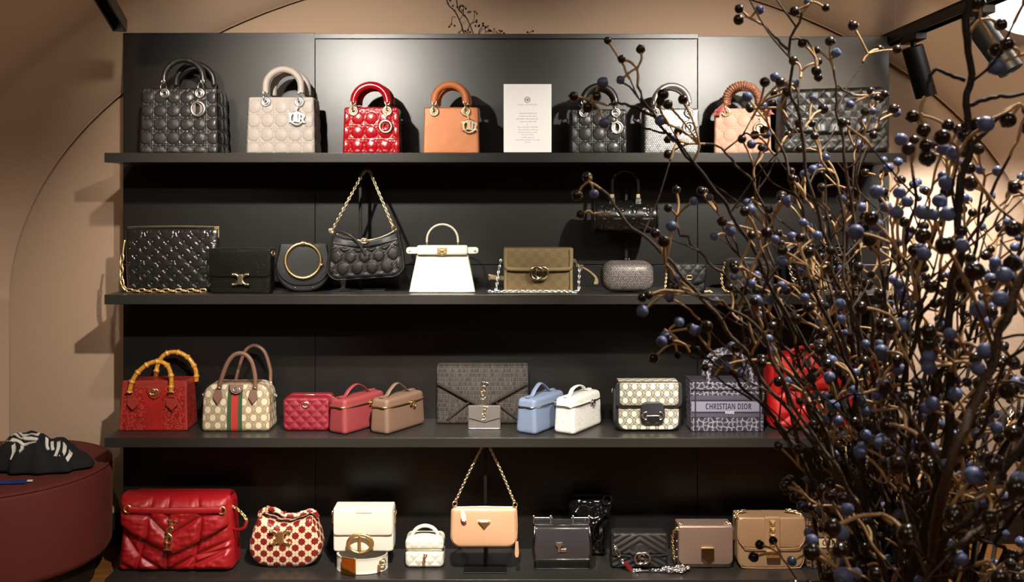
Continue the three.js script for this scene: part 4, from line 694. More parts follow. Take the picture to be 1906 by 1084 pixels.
// long vanity cases standing at an angle
function vanity(o) {
  const t = onShelf('vanity_case', o.label, 'vanity case', o.px, 2, o.z ?? -0.03, o.turn);
  const L = o.L ?? 118, w = o.w ?? 42, h = o.h ?? 66;                          // origin: near bottom corner
  const wp = (v) => { const k = v.y / h; v.x *= 1 - 0.035 * k; const c = -w / 2; v.z = c + (v.z - c) * (1 + 0.06 * Math.pow(1 - k, 3) - 0.1 * k); v.x += L / 2; };
  part('body', soft(L, h, w, { r: 7, Rb: 8, Rt: 9, n: 5, bulge: 1.6, backBulge: 1.6, warp: wp }), o.mat, t);
  const zy = h * 0.77, zip = (off, r, m, nm) => part(nm, tube(Array.from({ length: 44 }, (_, i) => { const a = i / 44 * Math.PI * 2, c = Math.cos(a), s = Math.sin(a), q = Math.pow(Math.pow(Math.abs(c), 7) + Math.pow(Math.abs(s), 4), -1 / 5.5), k = 0.77; return [L / 2 + c * q * (L / 2 - 1.5 + off), zy, -w / 2 + s * q * ((w / 2) * (1 - 0.06 * k) + 1.3 + off)]; }), r, { n: 140, m: 6, closed: true }), m, t);
  zip(1.3, 1.5, o.metal, 'zip'); 
  part('handle', tube([[L * 0.1, h - 0.5, -w / 2], [L * 0.2, h + 2, -w / 2], [L * 0.3, h + 12, -w / 2], [L * 0.46, h + o.rise, -w / 2], [L * 0.62, h + 12, -w / 2], [L * 0.74, h + 2, -w / 2], [L * 0.92, h - 0.5, -w / 2]], 4.6, { n: 50, m: 10, flat: 0.32, ref: [0, 1, 0.001] }), o.mat, t);
  parts('handle_tab', [L * 0.12, L * 0.84].map((X) => soft(17, 8, 3, { r: 1.3, R: 3, n: 4, warp: (v) => { const Y = v.y; v.y = h + 0.4 + (v.z + 3) * 0.9; v.z = -w / 2 + (Y - 4) ; v.x += X; } })), o.mat, t);
  const lk = emblemGroup('lock', t, L * 0.62, zy - 1, 3.4);
  part('lock_plate', [bx(7, 11, 1.6, -4, 0, 0, 0.6), bx(7, 11, 1.6, 5, -1, 0.4, 0.6), at(ring(3, 0.9, 6, 16), 5, -6, 1), at(ball(1.8, 8), -4, 1, 1.4)], o.metal, lk);
}
M.rose = leather(0x883639, 0.45, { coat: 0.1 }); M.taupe = leather(0x785d4c, 0.45, { coat: 0.1 }); M.blue = leather(0x76849f, 0.45, { coat: 0.1 });
M.whiteSkin = phys({ color: 0xffffff, map: tiled(canvasTex(256, 256, (g) => { g.fillStyle = '#eceae2'; g.fillRect(0, 0, 256, 256); const r = rng(9); for (let i = 0; i < 900; i++) { const X = r() * 256, Y = r() * 256, k = 0.5 + 0.5 * N2(X * 0.02, Y * 0.02); if (k > 0.55) { g.fillStyle = `rgba(${150 + r() * 40},${125 + r() * 30},${95 + r() * 30},0.6)`; g.beginPath(); g.ellipse(X, Y, 2.2, 1.7, r() * 3, 0, 7); g.fill(); } } }), 0.09), roughness: 0.4, bumpMap: tiled(T.snake, 0.03), bumpScale: 0.0006 });
vanity({ label: 'rose pink leather vanity case with gold zip, standing at an angle', px: 641, z: -0.026, turn: 0.98, rise: 19, mat: M.rose, metal: M.gold });
vanity({ label: 'taupe brown leather vanity case with gold zip, right of the rose one', px: 720, z: -0.026, turn: 1.0, rise: 21, mat: M.taupe, metal: M.gold });
vanity({ label: 'pale blue leather vanity case with silver zip, right of the woven clutch', px: 995.5, z: -0.026, turn: 1.0, rise: 21, mat: M.blue, metal: M.silver });
vanity({ label: 'white speckled vanity case with silver zip, right of the blue one', px: 1067, z: -0.026, turn: 1.0, rise: 15, h: 67, mat: M.whiteSkin, metal: M.silver });
{ // woven envelope clutch and the small wallet before it
  const weave = canvasTex(256, 256, (g) => {
    g.fillStyle = '#17130f'; g.fillRect(0, 0, 256, 256); const r = rng(6);
    for (let j = 0; j < 8; j++) { const Y = j * 32; for (let i = 0; i < 36; i++) { const X = i * 7.1 + r() * 1.5; g.strokeStyle = ['#4b4038', '#362d27', '#5d5148', '#241d18'][(r() * 4) | 0]; g.lineWidth = 3.4; g.beginPath(); g.moveTo(X, Y + 5); g.lineTo(X + 3, Y + 16); g.lineTo(X - 1, Y + 28); g.stroke(); } g.strokeStyle = '#7d7064'; g.lineWidth = 2.6; g.setLineDash([5, 3]); g.beginPath(); g.moveTo(0, Y + 2); g.lineTo(256, Y + 2 ); g.stroke(); g.setLineDash([]); }
  });
  const m = std({ map: tiled(weave, 0.1, 0.105), bumpMap: tiled(weave, 0.1, 0.105), bumpScale: 0.0016, roughness: 0.75 });
  let t = onShelf('envelope_clutch', 'large black woven straw envelope clutch with gold stacked letters', 'clutch', 898, 2, -0.17);
  let w = 172, h = y(680);
  part('body', soft(w, h, 18, { r: 5, R: 6, n: 6, bulge: 5, warp: (v) => { const k = v.y / h; v.z -= 14 * k; } }), m, t);
  part('flap', sheet((u, v) => { const X = (u * 2 - 1), top = h - 1, low = h - 34 - 44 * (1 - Math.abs(X)), Y = top + (low - top) * v; return [X * (w / 2 - 1), Y, 3.2 - 14 * Y / h + 5.5 * (1 - X * X) * Math.min(1, v * 1.4)]; }, 40, 14, 2.2), m, t);
  const edge = M.straw = std({ color: 0x2c241e, roughness: 0.8, bumpMap: tiled(T.rib, 0.02), bumpScale: 0.001 });
  const zOf = (X, Y) => 5.2 - 14 * Y / h + 5.5 * (1 - X * X / (w * w / 4));
  parts('flap_edge', [-1, 1].map((s) => tube([[s * (w / 2 - 2), h - 35, zOf(w / 2, h - 35)], [s * w / 4, h - 56, zOf(w / 4, h - 56)], [s * 1.5, h - 77, zOf(0, h - 77)]], 2.8, { n: 24, m: 8 })), edge, t);
  parts('fold_edge', [-1, 1].map((s) => tube([[s * 24, h - 68, 2.6], [s * 46, h - 86, 1.6], [s * 66, h - 102, 0.5]], 2.2, { n: 16, m: 8 })), edge, t);
  let e = emblemGroup('emblem', t, x(900), y(727), 2.2); part('emblem_letters', ysl(30, 1.2), M.paleGold, e);
  t = onShelf('wallet', 'small grey metallic envelope wallet with gold stacked letters', 'wallet', 901.5, 2, -0.105);
  w = 61; h = y(755.5);
  const gm = phys({ color: 0x77706a, roughness: 0.38, metalness: 0.4, bumpMap: tiled(T.suede, 0.02), bumpScale: 0.0003 });
  part('body', soft(w, h, 7, { r: 1.6, R: 2.5, n: 4 }), gm, t);
  part('flap', extr([[-w / 2 + 1, h - 1], [w / 2 - 1, h - 1], [w / 2 - 2.5, h - 22], [0, h - 30], [-w / 2 + 2.5, h - 22]], 1.2, 0.7).translate(0, 0, 0.6), gm, t);
  part('edge_trim', [bx(w - 3, 1.2, 1, 0, 1.6, 0.4, 0.4), bx(1.2, h - 24, 1, -w / 2 + 1.6, h / 2 - 11, 0.4, 0.4), bx(1.2, h - 24, 1, w / 2 - 1.6, h / 2 - 11, 0.4, 0.4)], M.silver, t);
  e = emblemGroup('emblem', t, 0, h - 13, 2.8); part('emblem_letters', ysl(23, 1), M.paleGold, e);
}
{ // ivory flap bag with horsebit
  const gg = hexPrint('#b5ad98', '#5b5447', '#d9d4c4', '#5b5447');
  const m = phys({ map: tiled(gg, 17 * U / 1, 26 * U, 0.1, 0.2), roughness: 0.45, clearcoat: 0.15 });
  const t = onShelf('flap_handbag', 'ivory monogram flap bag trimmed in black with a silver horsebit', 'handbag', 1207, 2, -0.075);
  m.map.repeat.set(1 / (17 * U), 1 / (26 * U));
  const w = 126, h = y(712), hf = 47;
  part('gusset', soft(w, h - 1, 40, { r: 6, Rb: 18, Rt: 13, n: 6 }), M.black, t);
  part('front_panel', soft(w - 14, h - 8, 3, { r: 1.3, Rb: 16, Rt: 6, n: 6, bulge: 1.5, warp: (v) => { v.y += 4.5; v.z += 2.6; } }), m, t);
  part('flap', soft(w, hf + 2, 5, { r: 2.2, Rb: 12, Rt: 9, n: 5, bulge: 2.5, warp: (v) => { v.y += h - hf; v.z += 6.8; } }), M.black, t);
  part('flap_panel', soft(w - 17, hf - 5, 3, { r: 1.2, Rb: 8, Rt: 3, n: 5, bulge: 2.4, warp: (v) => { v.y += h - hf + 5.5; v.z += 8.2; } }), m, t);
  part('flap_top', soft(w - 15, 3, 34, { r: 1.2, R: 1.4, n: 8, warp: (v) => { v.y += h - 1.2; v.z += 2; } }), m, t);
  part('tab', soft(46, 37, 5, { r: 2.2, R: 12, n: 4, bulge: 2, warp: (v) => { v.y += y(783); v.x += x(1213); v.x *= 1 - 0.08 * ((v.y - y(783)) / 37 - 0.3); v.z += 14; } }), leather(0x17131a, 0.3, { coat: 0.4 }), t);
  const e = emblemGroup('horsebit', t, x(1213), y(771), 16.5);
  part('bit_bar', [at(cyl(1.2, 1.2, 22, 8), 0, 0, 0, 0, 0, Math.PI / 2), at(ball(2.4, 8), 0, 0, 0)], M.silver, e);
  parts('bit_ring', [-1, 1].map((s) => mergeGeometries([at(ring(7, 1.5, 8, 22, Math.PI), s * 12, 0, 0, 0, 0, s > 0 ? -Math.PI / 2 : Math.PI / 2), at(cyl(1.5, 1.5, 14, 8), s * 12, 0, 0)].map((g) => clean(g)))), M.silver, e);
  parts('side_ring', [-1, 1].map((s) => at(ring(4, 1.2, 8, 18), s * (w / 2 + 2), h - 18, -18, 0, Math.PI / 2.4, 0)), M.silver, t);
}
// woven animal-print totes
function tote(o) {
  const wlp = worley(256, 9, o.seed), tone = (u, v) => { const d = wlp(u, v) + 0.16 * torusNoise(u, v, 22, o.seed), k = sst(0.1, 0.2, d); return o.tones[0].map((c, i) => c + (o.tones[1][i] - c) * k * (0.75 + 0.25 * sst(0.3, 0.7, d))); };
  const m = std({ map: tiled(noiseTex(256, tone, true), o.cell), roughness: 0.8, bumpMap: tiled(T.suede, 0.02), bumpScale: 0.0005 });
  const t = onShelf('tote_bag', o.label, 'handbag', (o.xl + o.xr) / 2, o.row, o.z);
  const w = o.xr - o.xl, h = y(o.top);
  part('body', soft(w, h, 46, { r: 2.5, R: 3, n: 8, bulge: 1, warp: (v) => { const k = v.y / h; v.x *= 0.965 + 0.035 * k; } }), m, t);
  const dk = std({ color: o.dark, roughness: 0.8 }), lt = std({ color: o.light, roughness: 0.8, bumpMap: tiled(T.rib, 0.012), bumpScale: 0.0003 });
  const bandTex = canvasTex(512, 72, (g, W, H) => { g.fillStyle = o.bandCss; g.fillRect(0, 0, W, H); g.fillStyle = o.inkCss; g.font = 'bold 60px sans-serif'; g.textAlign = 'center'; g.save(); g.translate(W * o.textAt, H * 0.79); const s = W * o.textW / g.measureText('CHRISTIAN DIOR').width; g.scale(s, 1); g.fillText('CHRISTIAN DIOR', 0, 0); g.restore(); });
  const yb = y(o.band[1]), bh = y(o.band[0]) - yb;
  part('band_edge', bx(w * 0.965, 2.4, 1.6, 0, yb + bh + 1, 1.5, 0.4), dk, t); part('band_edge', bx(w * 0.96, 2.4, 1.6, 0, yb - 1, 1.5, 0.4), dk, t);
  parts('woven_band', [bx(w * 0.96, 8, 1.2, 0, yb - 6.5, 1.2, 0.4), bx(w * 0.965, 8, 1.2, 0, yb + bh + 6.5, 1.2, 0.4)], std({ color: o.mid, roughness: 0.85, bumpMap: tiled(T.suede, 0.015), bumpScale: 0.0006 }), t);
  const bm = part('name_band', bx(w * 0.965, bh, 1.2, 0, yb + bh / 2, 1.4, 0.3), lt, t);
  const pl = new THREE.PlaneGeometry(w * 0.96 * U, bh * 0.92 * U); pl.translate(0, (yb + bh / 2) * U, 2.08 * U);
  const pm = new THREE.Mesh(pl, std({ map: bandTex, roughness: 0.8 })); pm.name = 'lettering'; bm.add(pm);
  if (o.sub) part('small_lettering', at(text('PARIS', 4.4, 0.4, 'sans_bold'), x(o.sub[0]), y(o.sub[1]), 2), std({ color: 0xd8d4d4, roughness: 0.7 }), t);
  parts('side_band', [-1, 1].map((s) => bx(3, h - 4, 1.2, s * (w / 2 - 9) * 0.985, h / 2, 1.6, 0.4)), dk, t);
  parts('rim', [bx(w, 3, 48, 0, h - 0.5, -23, 0.8), bx(w * 0.97, 1.8, 1.4, 0, h - 17, 1.5, 0.4)], dk, t);
  for (const z of [1, -46]) part('handle', tube(arch(x(o.hl), x(o.hr), y(o.hEnd), y(o.hTop), z, z > 0 ? -0.1 : 0.1), 4.3, { n: 50, m: 10, flat: 0.4, ref: [0, 0, 1] }), m, t);
  return t;
}
tote({ label: 'navy grey animal-print woven tote with a lavender lettering band', row: 2, z: -0.075, xl: 1284, xr: 1424, top: 709, hl: 1319, hr: 1399, hEnd: 716, hTop: 657, band: [747, 766.5], textAt: 0.51, textW: 0.64, bandCss: '#7d788c', inkCss: '#1d1b26', dark: 0x1f1d27, light: 0x7d788c, mid: 0x4e4a58, tones: [[0.6, 0.58, 0.62], [0.15, 0.14, 0.18]], cell: 0.13, seed: 21, sub: [1358, 768] });
{ // red quilted bag behind the branches
  const t = onShelf('puffy_handbag', 'bright red puffy quilted bag half hidden behind the berry branches', 'handbag', 1536, 2, -0.09);
  const w = 204, h = y(660), red = leather(0xc01f1e, 0.3, { coat: 0.35 });
  part('body', soft(w, h, 60, { r: 12, Rb: 16, Rt: 26, n: 2.6, bulge: 9, relief: diamond(52, 6, 10, 8, 0.8) }), red, t);
  part('flap', soft(w - 10, 66, 12, { r: 5, Rb: 22, Rt: 24, n: 2.6, bulge: 7, relief: diamond(52, 6, 14, 6, 0.8), warp: (v) => { v.y += h - 64; v.z += 14; } }), red, t);
  part('strap', tube(arch(-60, 60, h - 6, h + 12, -30), 4, { n: 40, m: 8 }), red, t);
  part('clasp', ysl(30, 1.4).map((g) => at(g, 0, h - 52, 30)), M.paleGold, t);
}
// ---------------------------------------------------------------- lowest shelf
{ // big red puffer bag
  const red = leather(0x9b151b, 0.3, { coat: 0.3, bump: 0.00018 });
  const t = onShelf('puffer_handbag', 'large red puffy leather flap bag with gold stacked letters, left end of the lowest shelf', 'handbag', 331, 3, -0.06);
  const w = 216, h = y(922), seam = (d) => 1 - Math.exp(-d * d / 26), dist = (X, Y, a, b, c, e) => { const vx = c - a, vy = e - b, q = clamp(((X - a) * vx + (Y - b) * vy) / (vx * vx + vy * vy), 0, 1); return Math.hypot(X - a - q * vx, Y - b - q * vy); };
  const Q = (px, py) => [x(px), y(py)];
  const segs = (list) => { const L = list.map(([a, b, c, d]) => [...Q(a, b), ...Q(c, d)]); return (X, Y) => { let s = 99; for (const l of L) s = Math.min(s, dist(X, Y, ...l)); const wr = 1.1 * N2(X * 0.035, Y * 0.09) + 0.7 * N2(X * 0.09 + 5, Y * 0.05); return 8.5 * seam(s) + wr * sst(2, 10, s); }; };
  const lowR = segs([[232, 985, 268, 1033], [268, 1033, 316, 1064], [316, 1064, 368, 1033], [368, 1033, 445, 1000], [268, 1033, 262, 1062], [368, 1033, 364, 1066], [316, 1064, 316, 1030], [225, 1045, 262, 1062], [268, 1033, 274, 1000], [368, 1033, 372, 1005], [368, 1033, 446, 1018], [364, 1050, 420, 1025]]);
  part('body', soft(w - 8, h, 62, { r: 12, Rb: 12, Rt: 18, n: 2, bulge: 8, relief: lowR, warp: (v) => { const k = v.y / h; v.z = v.z * (1 - 0.3 * k) - 4 * k; v.x *= 1.05 - 0.1 * k; v.x -= 5 * (1 - k); } }), red, t);
  const flR = segs([[320, 924, 320, 958], [278, 1002, 284, 955], [376, 1000, 382, 955], [284, 955, 321, 992], [382, 955, 321, 992], [232, 948, 284, 955], [418, 948, 382, 955], [284, 955, 290, 924], [382, 955, 372, 924]]);
  part('flap', sheet((u, v) => {
    const X = u * 2 - 1, Xp = -2 + X * 99, low = y(972) - (y(972) - y(1027)) * Math.pow(1 - Math.abs(X), 0.9), top = h - 1, q = Math.max(0, (v - 0.12) / 0.88), Y = top + (low - top) * q, wrap = v < 0.12 ? 1 - v / 0.12 : 0;
    const side = Math.sqrt(Math.max(0, 1 - Math.pow(Math.abs(X), 7))), foot = q > 0.86 ? Math.sqrt(Math.max(0, 1 - Math.pow((q - 0.86) / 0.14, 2))) : 1, head = q < 0.2 ? Math.sqrt(Math.max(0, 1 - Math.pow(1 - q / 0.2, 2))) : 1;
    return [Xp, Y + 3 * (1 - wrap * wrap) * (q === 0 ? 1 : Math.max(0, 1 - q * 9)), wrap ? -6 - 26 * wrap : -6 + 15 * head + 9 * side * foot * head + 0.85 * flR(Xp, Y) * side * foot * head];
  }, 100, 70, 3), red, t);
  part('strap_bar', tube([[x(247), y(941), 24], [x(300), y(943), 25], [x(360), y(943), 25], [x(420), y(942), 24]], 6.2, { n: 40, m: 12, flat: 0.55, ref: [0, 0, 1] }), red, t);
  for (const [a, b] of [[247, 940.5], [420, 943]]) part('eyelet', at(ring(6.5, 1.8, 8, 26), x(a), y(b), 24), M.gold, t);
  const e = emblemGroup('emblem', t, x(326), y(986), 29, 0, 0); e.rotation.x = -0.06; part('emblem_letters', ysl(50, 2), M.gold, e);
  part('chain_strap', chain([[x(426), y(945), -12], [x(440), y(950), -6], [x(452), y(958), 0], [x(460), y(968), 2]], 9, 7, 1.5), M.gold, t);
  part('side_strap', tube([[x(460), y(968), 2], [x(455), y(982), 2], [x(440), y(988), -4], [x(426), y(986), -10]], 3, { n: 12, m: 8, flat: 0.4 }), red, t);
}
{ // red and cream hobo
  const tri = canvasTex(256, 240, (g) => {
    g.fillStyle = '#dcc6a4'; g.fillRect(0, 0, 256, 240);
    const star = (X, Y) => { g.fillStyle = '#7c1f1d'; g.fillRect(X - 62, Y - 56, 124, 112); g.save(); g.translate(X, Y); g.rotate(Math.PI / 4); g.fillRect(-58, -58, 116, 116); g.restore(); g.fillStyle = '#dcc6a4'; for (const [a, b] of [[-1, -1], [1, -1], [-1, 1], [1, 1]]) { g.beginPath(); g.arc(X + a * 68, Y + b * 32, 9, 0, 7); g.arc(X + a * 32, Y + b * 66, 9, 0, 7); g.fill(); } };
    for (const X of [0, 256]) for (const Y of [0, 240]) star(X, Y); star(128, 120);
    g.strokeStyle = '#b59672'; g.lineWidth = 9; for (const [X, Y] of [[128, 0], [128, 240], [0, 120], [256, 120]]) for (const s of [-1, 1]) { g.beginPath(); g.arc(X + s * 16, Y, 15, s > 0 ? 2 : -1.1, s > 0 ? 4.3 : 1.1); g.stroke(); }
  });
  const t = onShelf('hobo_handbag', 'rounded hobo bag printed with dark red and cream checks, gold arched clasp', 'handbag', 530, 3, -0.09);
  const w = 138, h = y(966), m = phys({ map: tiled(tri, 23.5 * U, 22 * U, 0.1, 0.2), roughness: 0.35, clearcoat: 0.25 });
  const trim = leather(0x5b2a24, 0.4), wp = (v) => { const X = v.x / (w / 2), k = v.y / h; v.x *= 1 - 0.3 * Math.pow(k, 2.2) + 0.03 * Math.sin(k * 3); v.y -= 12 * (1 - X * X) * k * k; v.y += 5 * Math.abs(X) * k; };
  part('body', soft(w, h, 44, { r: 9, Rb: 42, Rt: 10, n: 3, bulge: 8, warp: wp }), m, t);
  part('piping', tube(Array.from({ length: 30 }, (_, i) => { const a = Math.PI * (i / 29), p = V(-Math.cos(a) * (w / 2 - 0.5) * Math.min(1, 0.86 + 0.2 * Math.sin(a)), 34 - Math.sin(a) * 34 + 0.5 + Math.pow(Math.abs(Math.cos(a)), 6) * 48, -3); wp(p); return p; }), 1.4, { n: 90, m: 6 }), trim, t);
  part('strap', tube([[x(480), y(966), -10], [x(484), y(956), -8], [x(497), y(950), -8], [x(512), y(952), -6], [x(530), y(960), -4], [x(548), y(961), -6], [x(566), y(957), -10], [x(580), y(956), -12], [x(590), y(968), -14]], 4.4, { n: 60, m: 8, flat: 0.4, ref: [0, 0.4, 1] }), m, t);
  parts('strap_loop', [[497, 950], [508, 951.5], [529, 960]].map(([a, b]) => bx(5, 11, 7, x(a), y(b), -6, 1.2)), m, t);
  const e = emblemGroup('clasp', t, x(524), y(997), 11); part('clasp_plate', archClasp(24), M.gold, e);
}
{ // coiled white belt with the white flap bag standing on it
  M.whiteWarm = leather(0xefeadb, 0.42, { coat: 0.12 });
  let t = onShelf('belt', 'coiled white leather belt with a square gold plate buckle under the white flap bag', 'belt', 671, 3, -0.047);
  const bh = 28, Rx = 48, Rz = 35, zc = -Rz + 8;
  part('strap', sheet((u, v) => { const a = -Math.PI * 0.72 + u * Math.PI * 2.35, k = 1 - 0.06 * u; return [Math.sin(a) * Rx * k, 1 + v * bh, zc + Math.cos(a) * Rz * k]; }, 90, 4, 2.2), M.whiteWarm, t);
  const bk = emblemGroup('buckle', t, x(651), 17, 11.5, 0, -0.4);
  part('buckle_plate', bx(30, 32, 3, 0, 0, 0, 1), std({ color: new THREE.Color(0.8, 0.42, 0.14), metalness: 1, roughness: 0.14 }), bk);
  part('buckle_bar', bx(4, 32, 3, 10, 0, -4, 1), M.gold, bk);
  part('side_clasp', [at(ring(6, 1.4, 8, 20), x(712), 21, 0, 0, 0.6, 0), bx(6, 14, 3, x(706), 11, 3, 1)], M.gold, t);
  t = onShelf('flap_handbag', 'creamy white flap bag with a gold oval letter clasp standing on the coiled belt', 'handbag', 676, 3, -0.088, 0, (bh + 2.4) * U);
  const w = 112, h = y(947);
  part('body', soft(w, h, 40, { r: 4, R: 6, n: 8, bulge: 1.5 }), M.whiteWarm, t);
  part('flap', soft(w - 2, 50, 5, { r: 2.2, Rb: 6, Rt: 3, n: 5, bulge: 2, warp: (v) => { v.y += h - 49; v.z += 4.6; } }), M.whiteWarm, t);
  part('flap_top', soft(w - 2, 5, 40, { r: 2, R: 2.2, n: 8, warp: (v) => { v.y += h - 3.4; v.z += 3.6; } }), M.whiteWarm, t);
  part('top_loop', [soft(31, 5, 24, { r: 1.6, R: 1.8, n: 6, warp: (v) => { v.y += h - 1; v.x += 2; v.z += 5; } }), soft(31, 9, 3, { r: 1.2, R: 1.4, n: 6, warp: (v) => { v.y += h - 7; v.x += 2; v.z += 7; } })], M.whiteWarm, t);
  const e = emblemGroup('clasp', t, x(672), y(1009), 11);
  part('clasp_ring', at(ring(16, 2.6, 10, 48), 0, 0, 0).scale(1.4, 1.05, 1), M.gold, e);
  part('clasp_letters', [bx(4.4, 31, 3, -0.5, 0, 1, 0.8), bx(30, 4, 2.4, 0, 17, 0, 0.8), bx(12, 3.4, 2, 0, -16.5, 0, 0.6)], M.gold, e);
  parts('side_ring', [-1, 1].map((s) => mergeGeometries([at(ring(4.5, 1.3, 8, 18), s * (w / 2 + 2), h - 12, -14, 0, Math.PI / 2.6, 0), bx(3, 16, 5, s * (w / 2 + 2), h - 24, -14, 1)].map((g) => clean(g)))), M.paleGold, t);
}
{ // small white quilted vanity
  const t = onShelf('vanity_case', 'tiny white quilted vanity bag with rounded handle and rose gold letters', 'vanity case', 790, 3, -0.09);
  const w = 72, h = y(1002), hs = h * 0.6;
  part('body', soft(w, hs, 44, { r: 5, R: 9, n: 1.6, bulge: 2, relief: diamond(20, 0, 4, 1.8) }), M.whiteWarm, t);
  part('lid', soft(w, h - hs, 44, { r: 5, Rt: 10, Rb: 5.2, n: 2, bulge: 2, relief: diamond(20, 0, 10, 1.2), warp: (v) => { v.y += hs - 0.2; } }), M.whiteWarm, t);
  part('zip', tube([[-w / 2 + 0.5, hs, -20], [-w / 2 + 2, hs, -2], [-w / 2 + 9, hs, 0.8], [w / 2 - 9, hs, 0.8], [w / 2 - 2, hs, -2], [w / 2 - 0.5, hs, -20]], 1, { n: 50, m: 6 }), M.paleGold, t);
  part('handle', tube(arch(-24, 24, h - 4, h + 17, -18), 3.4, { n: 40, m: 10 }), M.whiteWarm, t);
  for (const s of [-1, 1]) part('handle_ring', [at(ring(3.6, 1.1, 8, 18), s * 25, h + 1, -16), at(ball(2, 8), s * 29, h, -16)], M.paleGold, t);
  const e = emblemGroup('emblem', t, 0, hs / 2, 4); part('emblem_letters', ysl(20, 1), std({ color: new THREE.Color(0.75, 0.45, 0.32), metalness: 1, roughness: 0.25 }), e);
}
{ // beige shoulder bag hanging from a stand
  displayStand('black display stand holding up the beige shoulder bag', 903, 3, -0.07, 834, 80);
  M.beige = leather(0xcda07c, 0.36, { coat: 0.2, bump: 0.0001 });
  const t = onShelf('shoulder_handbag', 'beige leather shoulder bag with triangle plate hanging from a chain', 'handbag', 901, 3, -0.03);
  const y0 = y(1021), w = 124, h = y(948) - y0;
  part('body', soft(w, h, 26, { r: 7, Rb: 20, Rt: 8, n: 5, bulge: 5, warp: (v) => { const k = v.y / h; v.z = v.z * (1 - 0.45 * k) - 5 * k; v.x *= 1.02 - 0.02 * k; v.y += y0; } }), M.beige, t);
  parts('piping', [-1, 1].map((s) => tube([[s * (w / 2 - 4), y0 + h - 3, -3], [s * (w / 2 - 3), y0 + h * 0.5, -0.5], [s * (w / 2 - 5), y0 + 14, 1], [s * (w / 2 - 20), y0 + 1.5, -3]], 1.3, { n: 30, m: 6 })), M.beige, t);
  part('zip', tube([[-w / 2 + 6, y0 + h + 0.6, -10], [0, y0 + h + 1.2, -10], [w / 2 - 6, y0 + h + 0.6, -10]], 1, { n: 20, m: 6 }), M.paleGold, t);
  part('zip_pull', at(extr([[-2, 10], [2, 10], [4.6, -3], [3.4, -9], [0, -11], [-3.4, -9], [-4.6, -3]], 1.4, 0.8), x(862.5), y(958), 6, 0, 0, 0.2), M.whiteWarm, t);
  part('plate', [at(extr([[-11, 5.5], [11, 5.5], [0, -8]], 1, 0.6), x(901), y(973), 5), at(extr([[-7, 3.5], [7, 3.5], [0, -5]], 0.6, 0.4), x(901), y(973), 6.6)], M.paleGold, t);
  for (const [a, b] of [[846, 941], [959, 943]]) part('chain_ring', at(ring(4.5, 1.2, 8, 20), x(a), y(b), -8, 0, 0.4, 0), M.paleGold, t);
  const ch = emblemGroup('chain_strap', t, 0, 0, 0);
  part('chain', [chain([[x(847), y(937), -8], [x(872), y(885), -14], [x(899), y(832), -19]], 7.6, 6, 1.15), chain([[x(899), y(832), -19], [x(903), y(829), -20], [x(908), y(832), -19]], 7.6, 6, 1.15), chain([[x(908), y(832), -19], [x(932), y(880), -14], [x(958), y(939), -8]], 7.6, 6, 1.15)], M.paleGold, ch);
  part('strap_tail', [tube([[x(961), y(946), -6], [x(963), y(980), -2], [x(961), y(1010), 0]], 2.2, { n: 16, m: 8, flat: 0.4 }), at(extr([[-2, 14], [2, 14], [3.4, -8], [2, -14], [-2, -14], [-3.4, -8]], 1.2, 0.7), x(962), y(1023), 0)], M.beige, t);
}
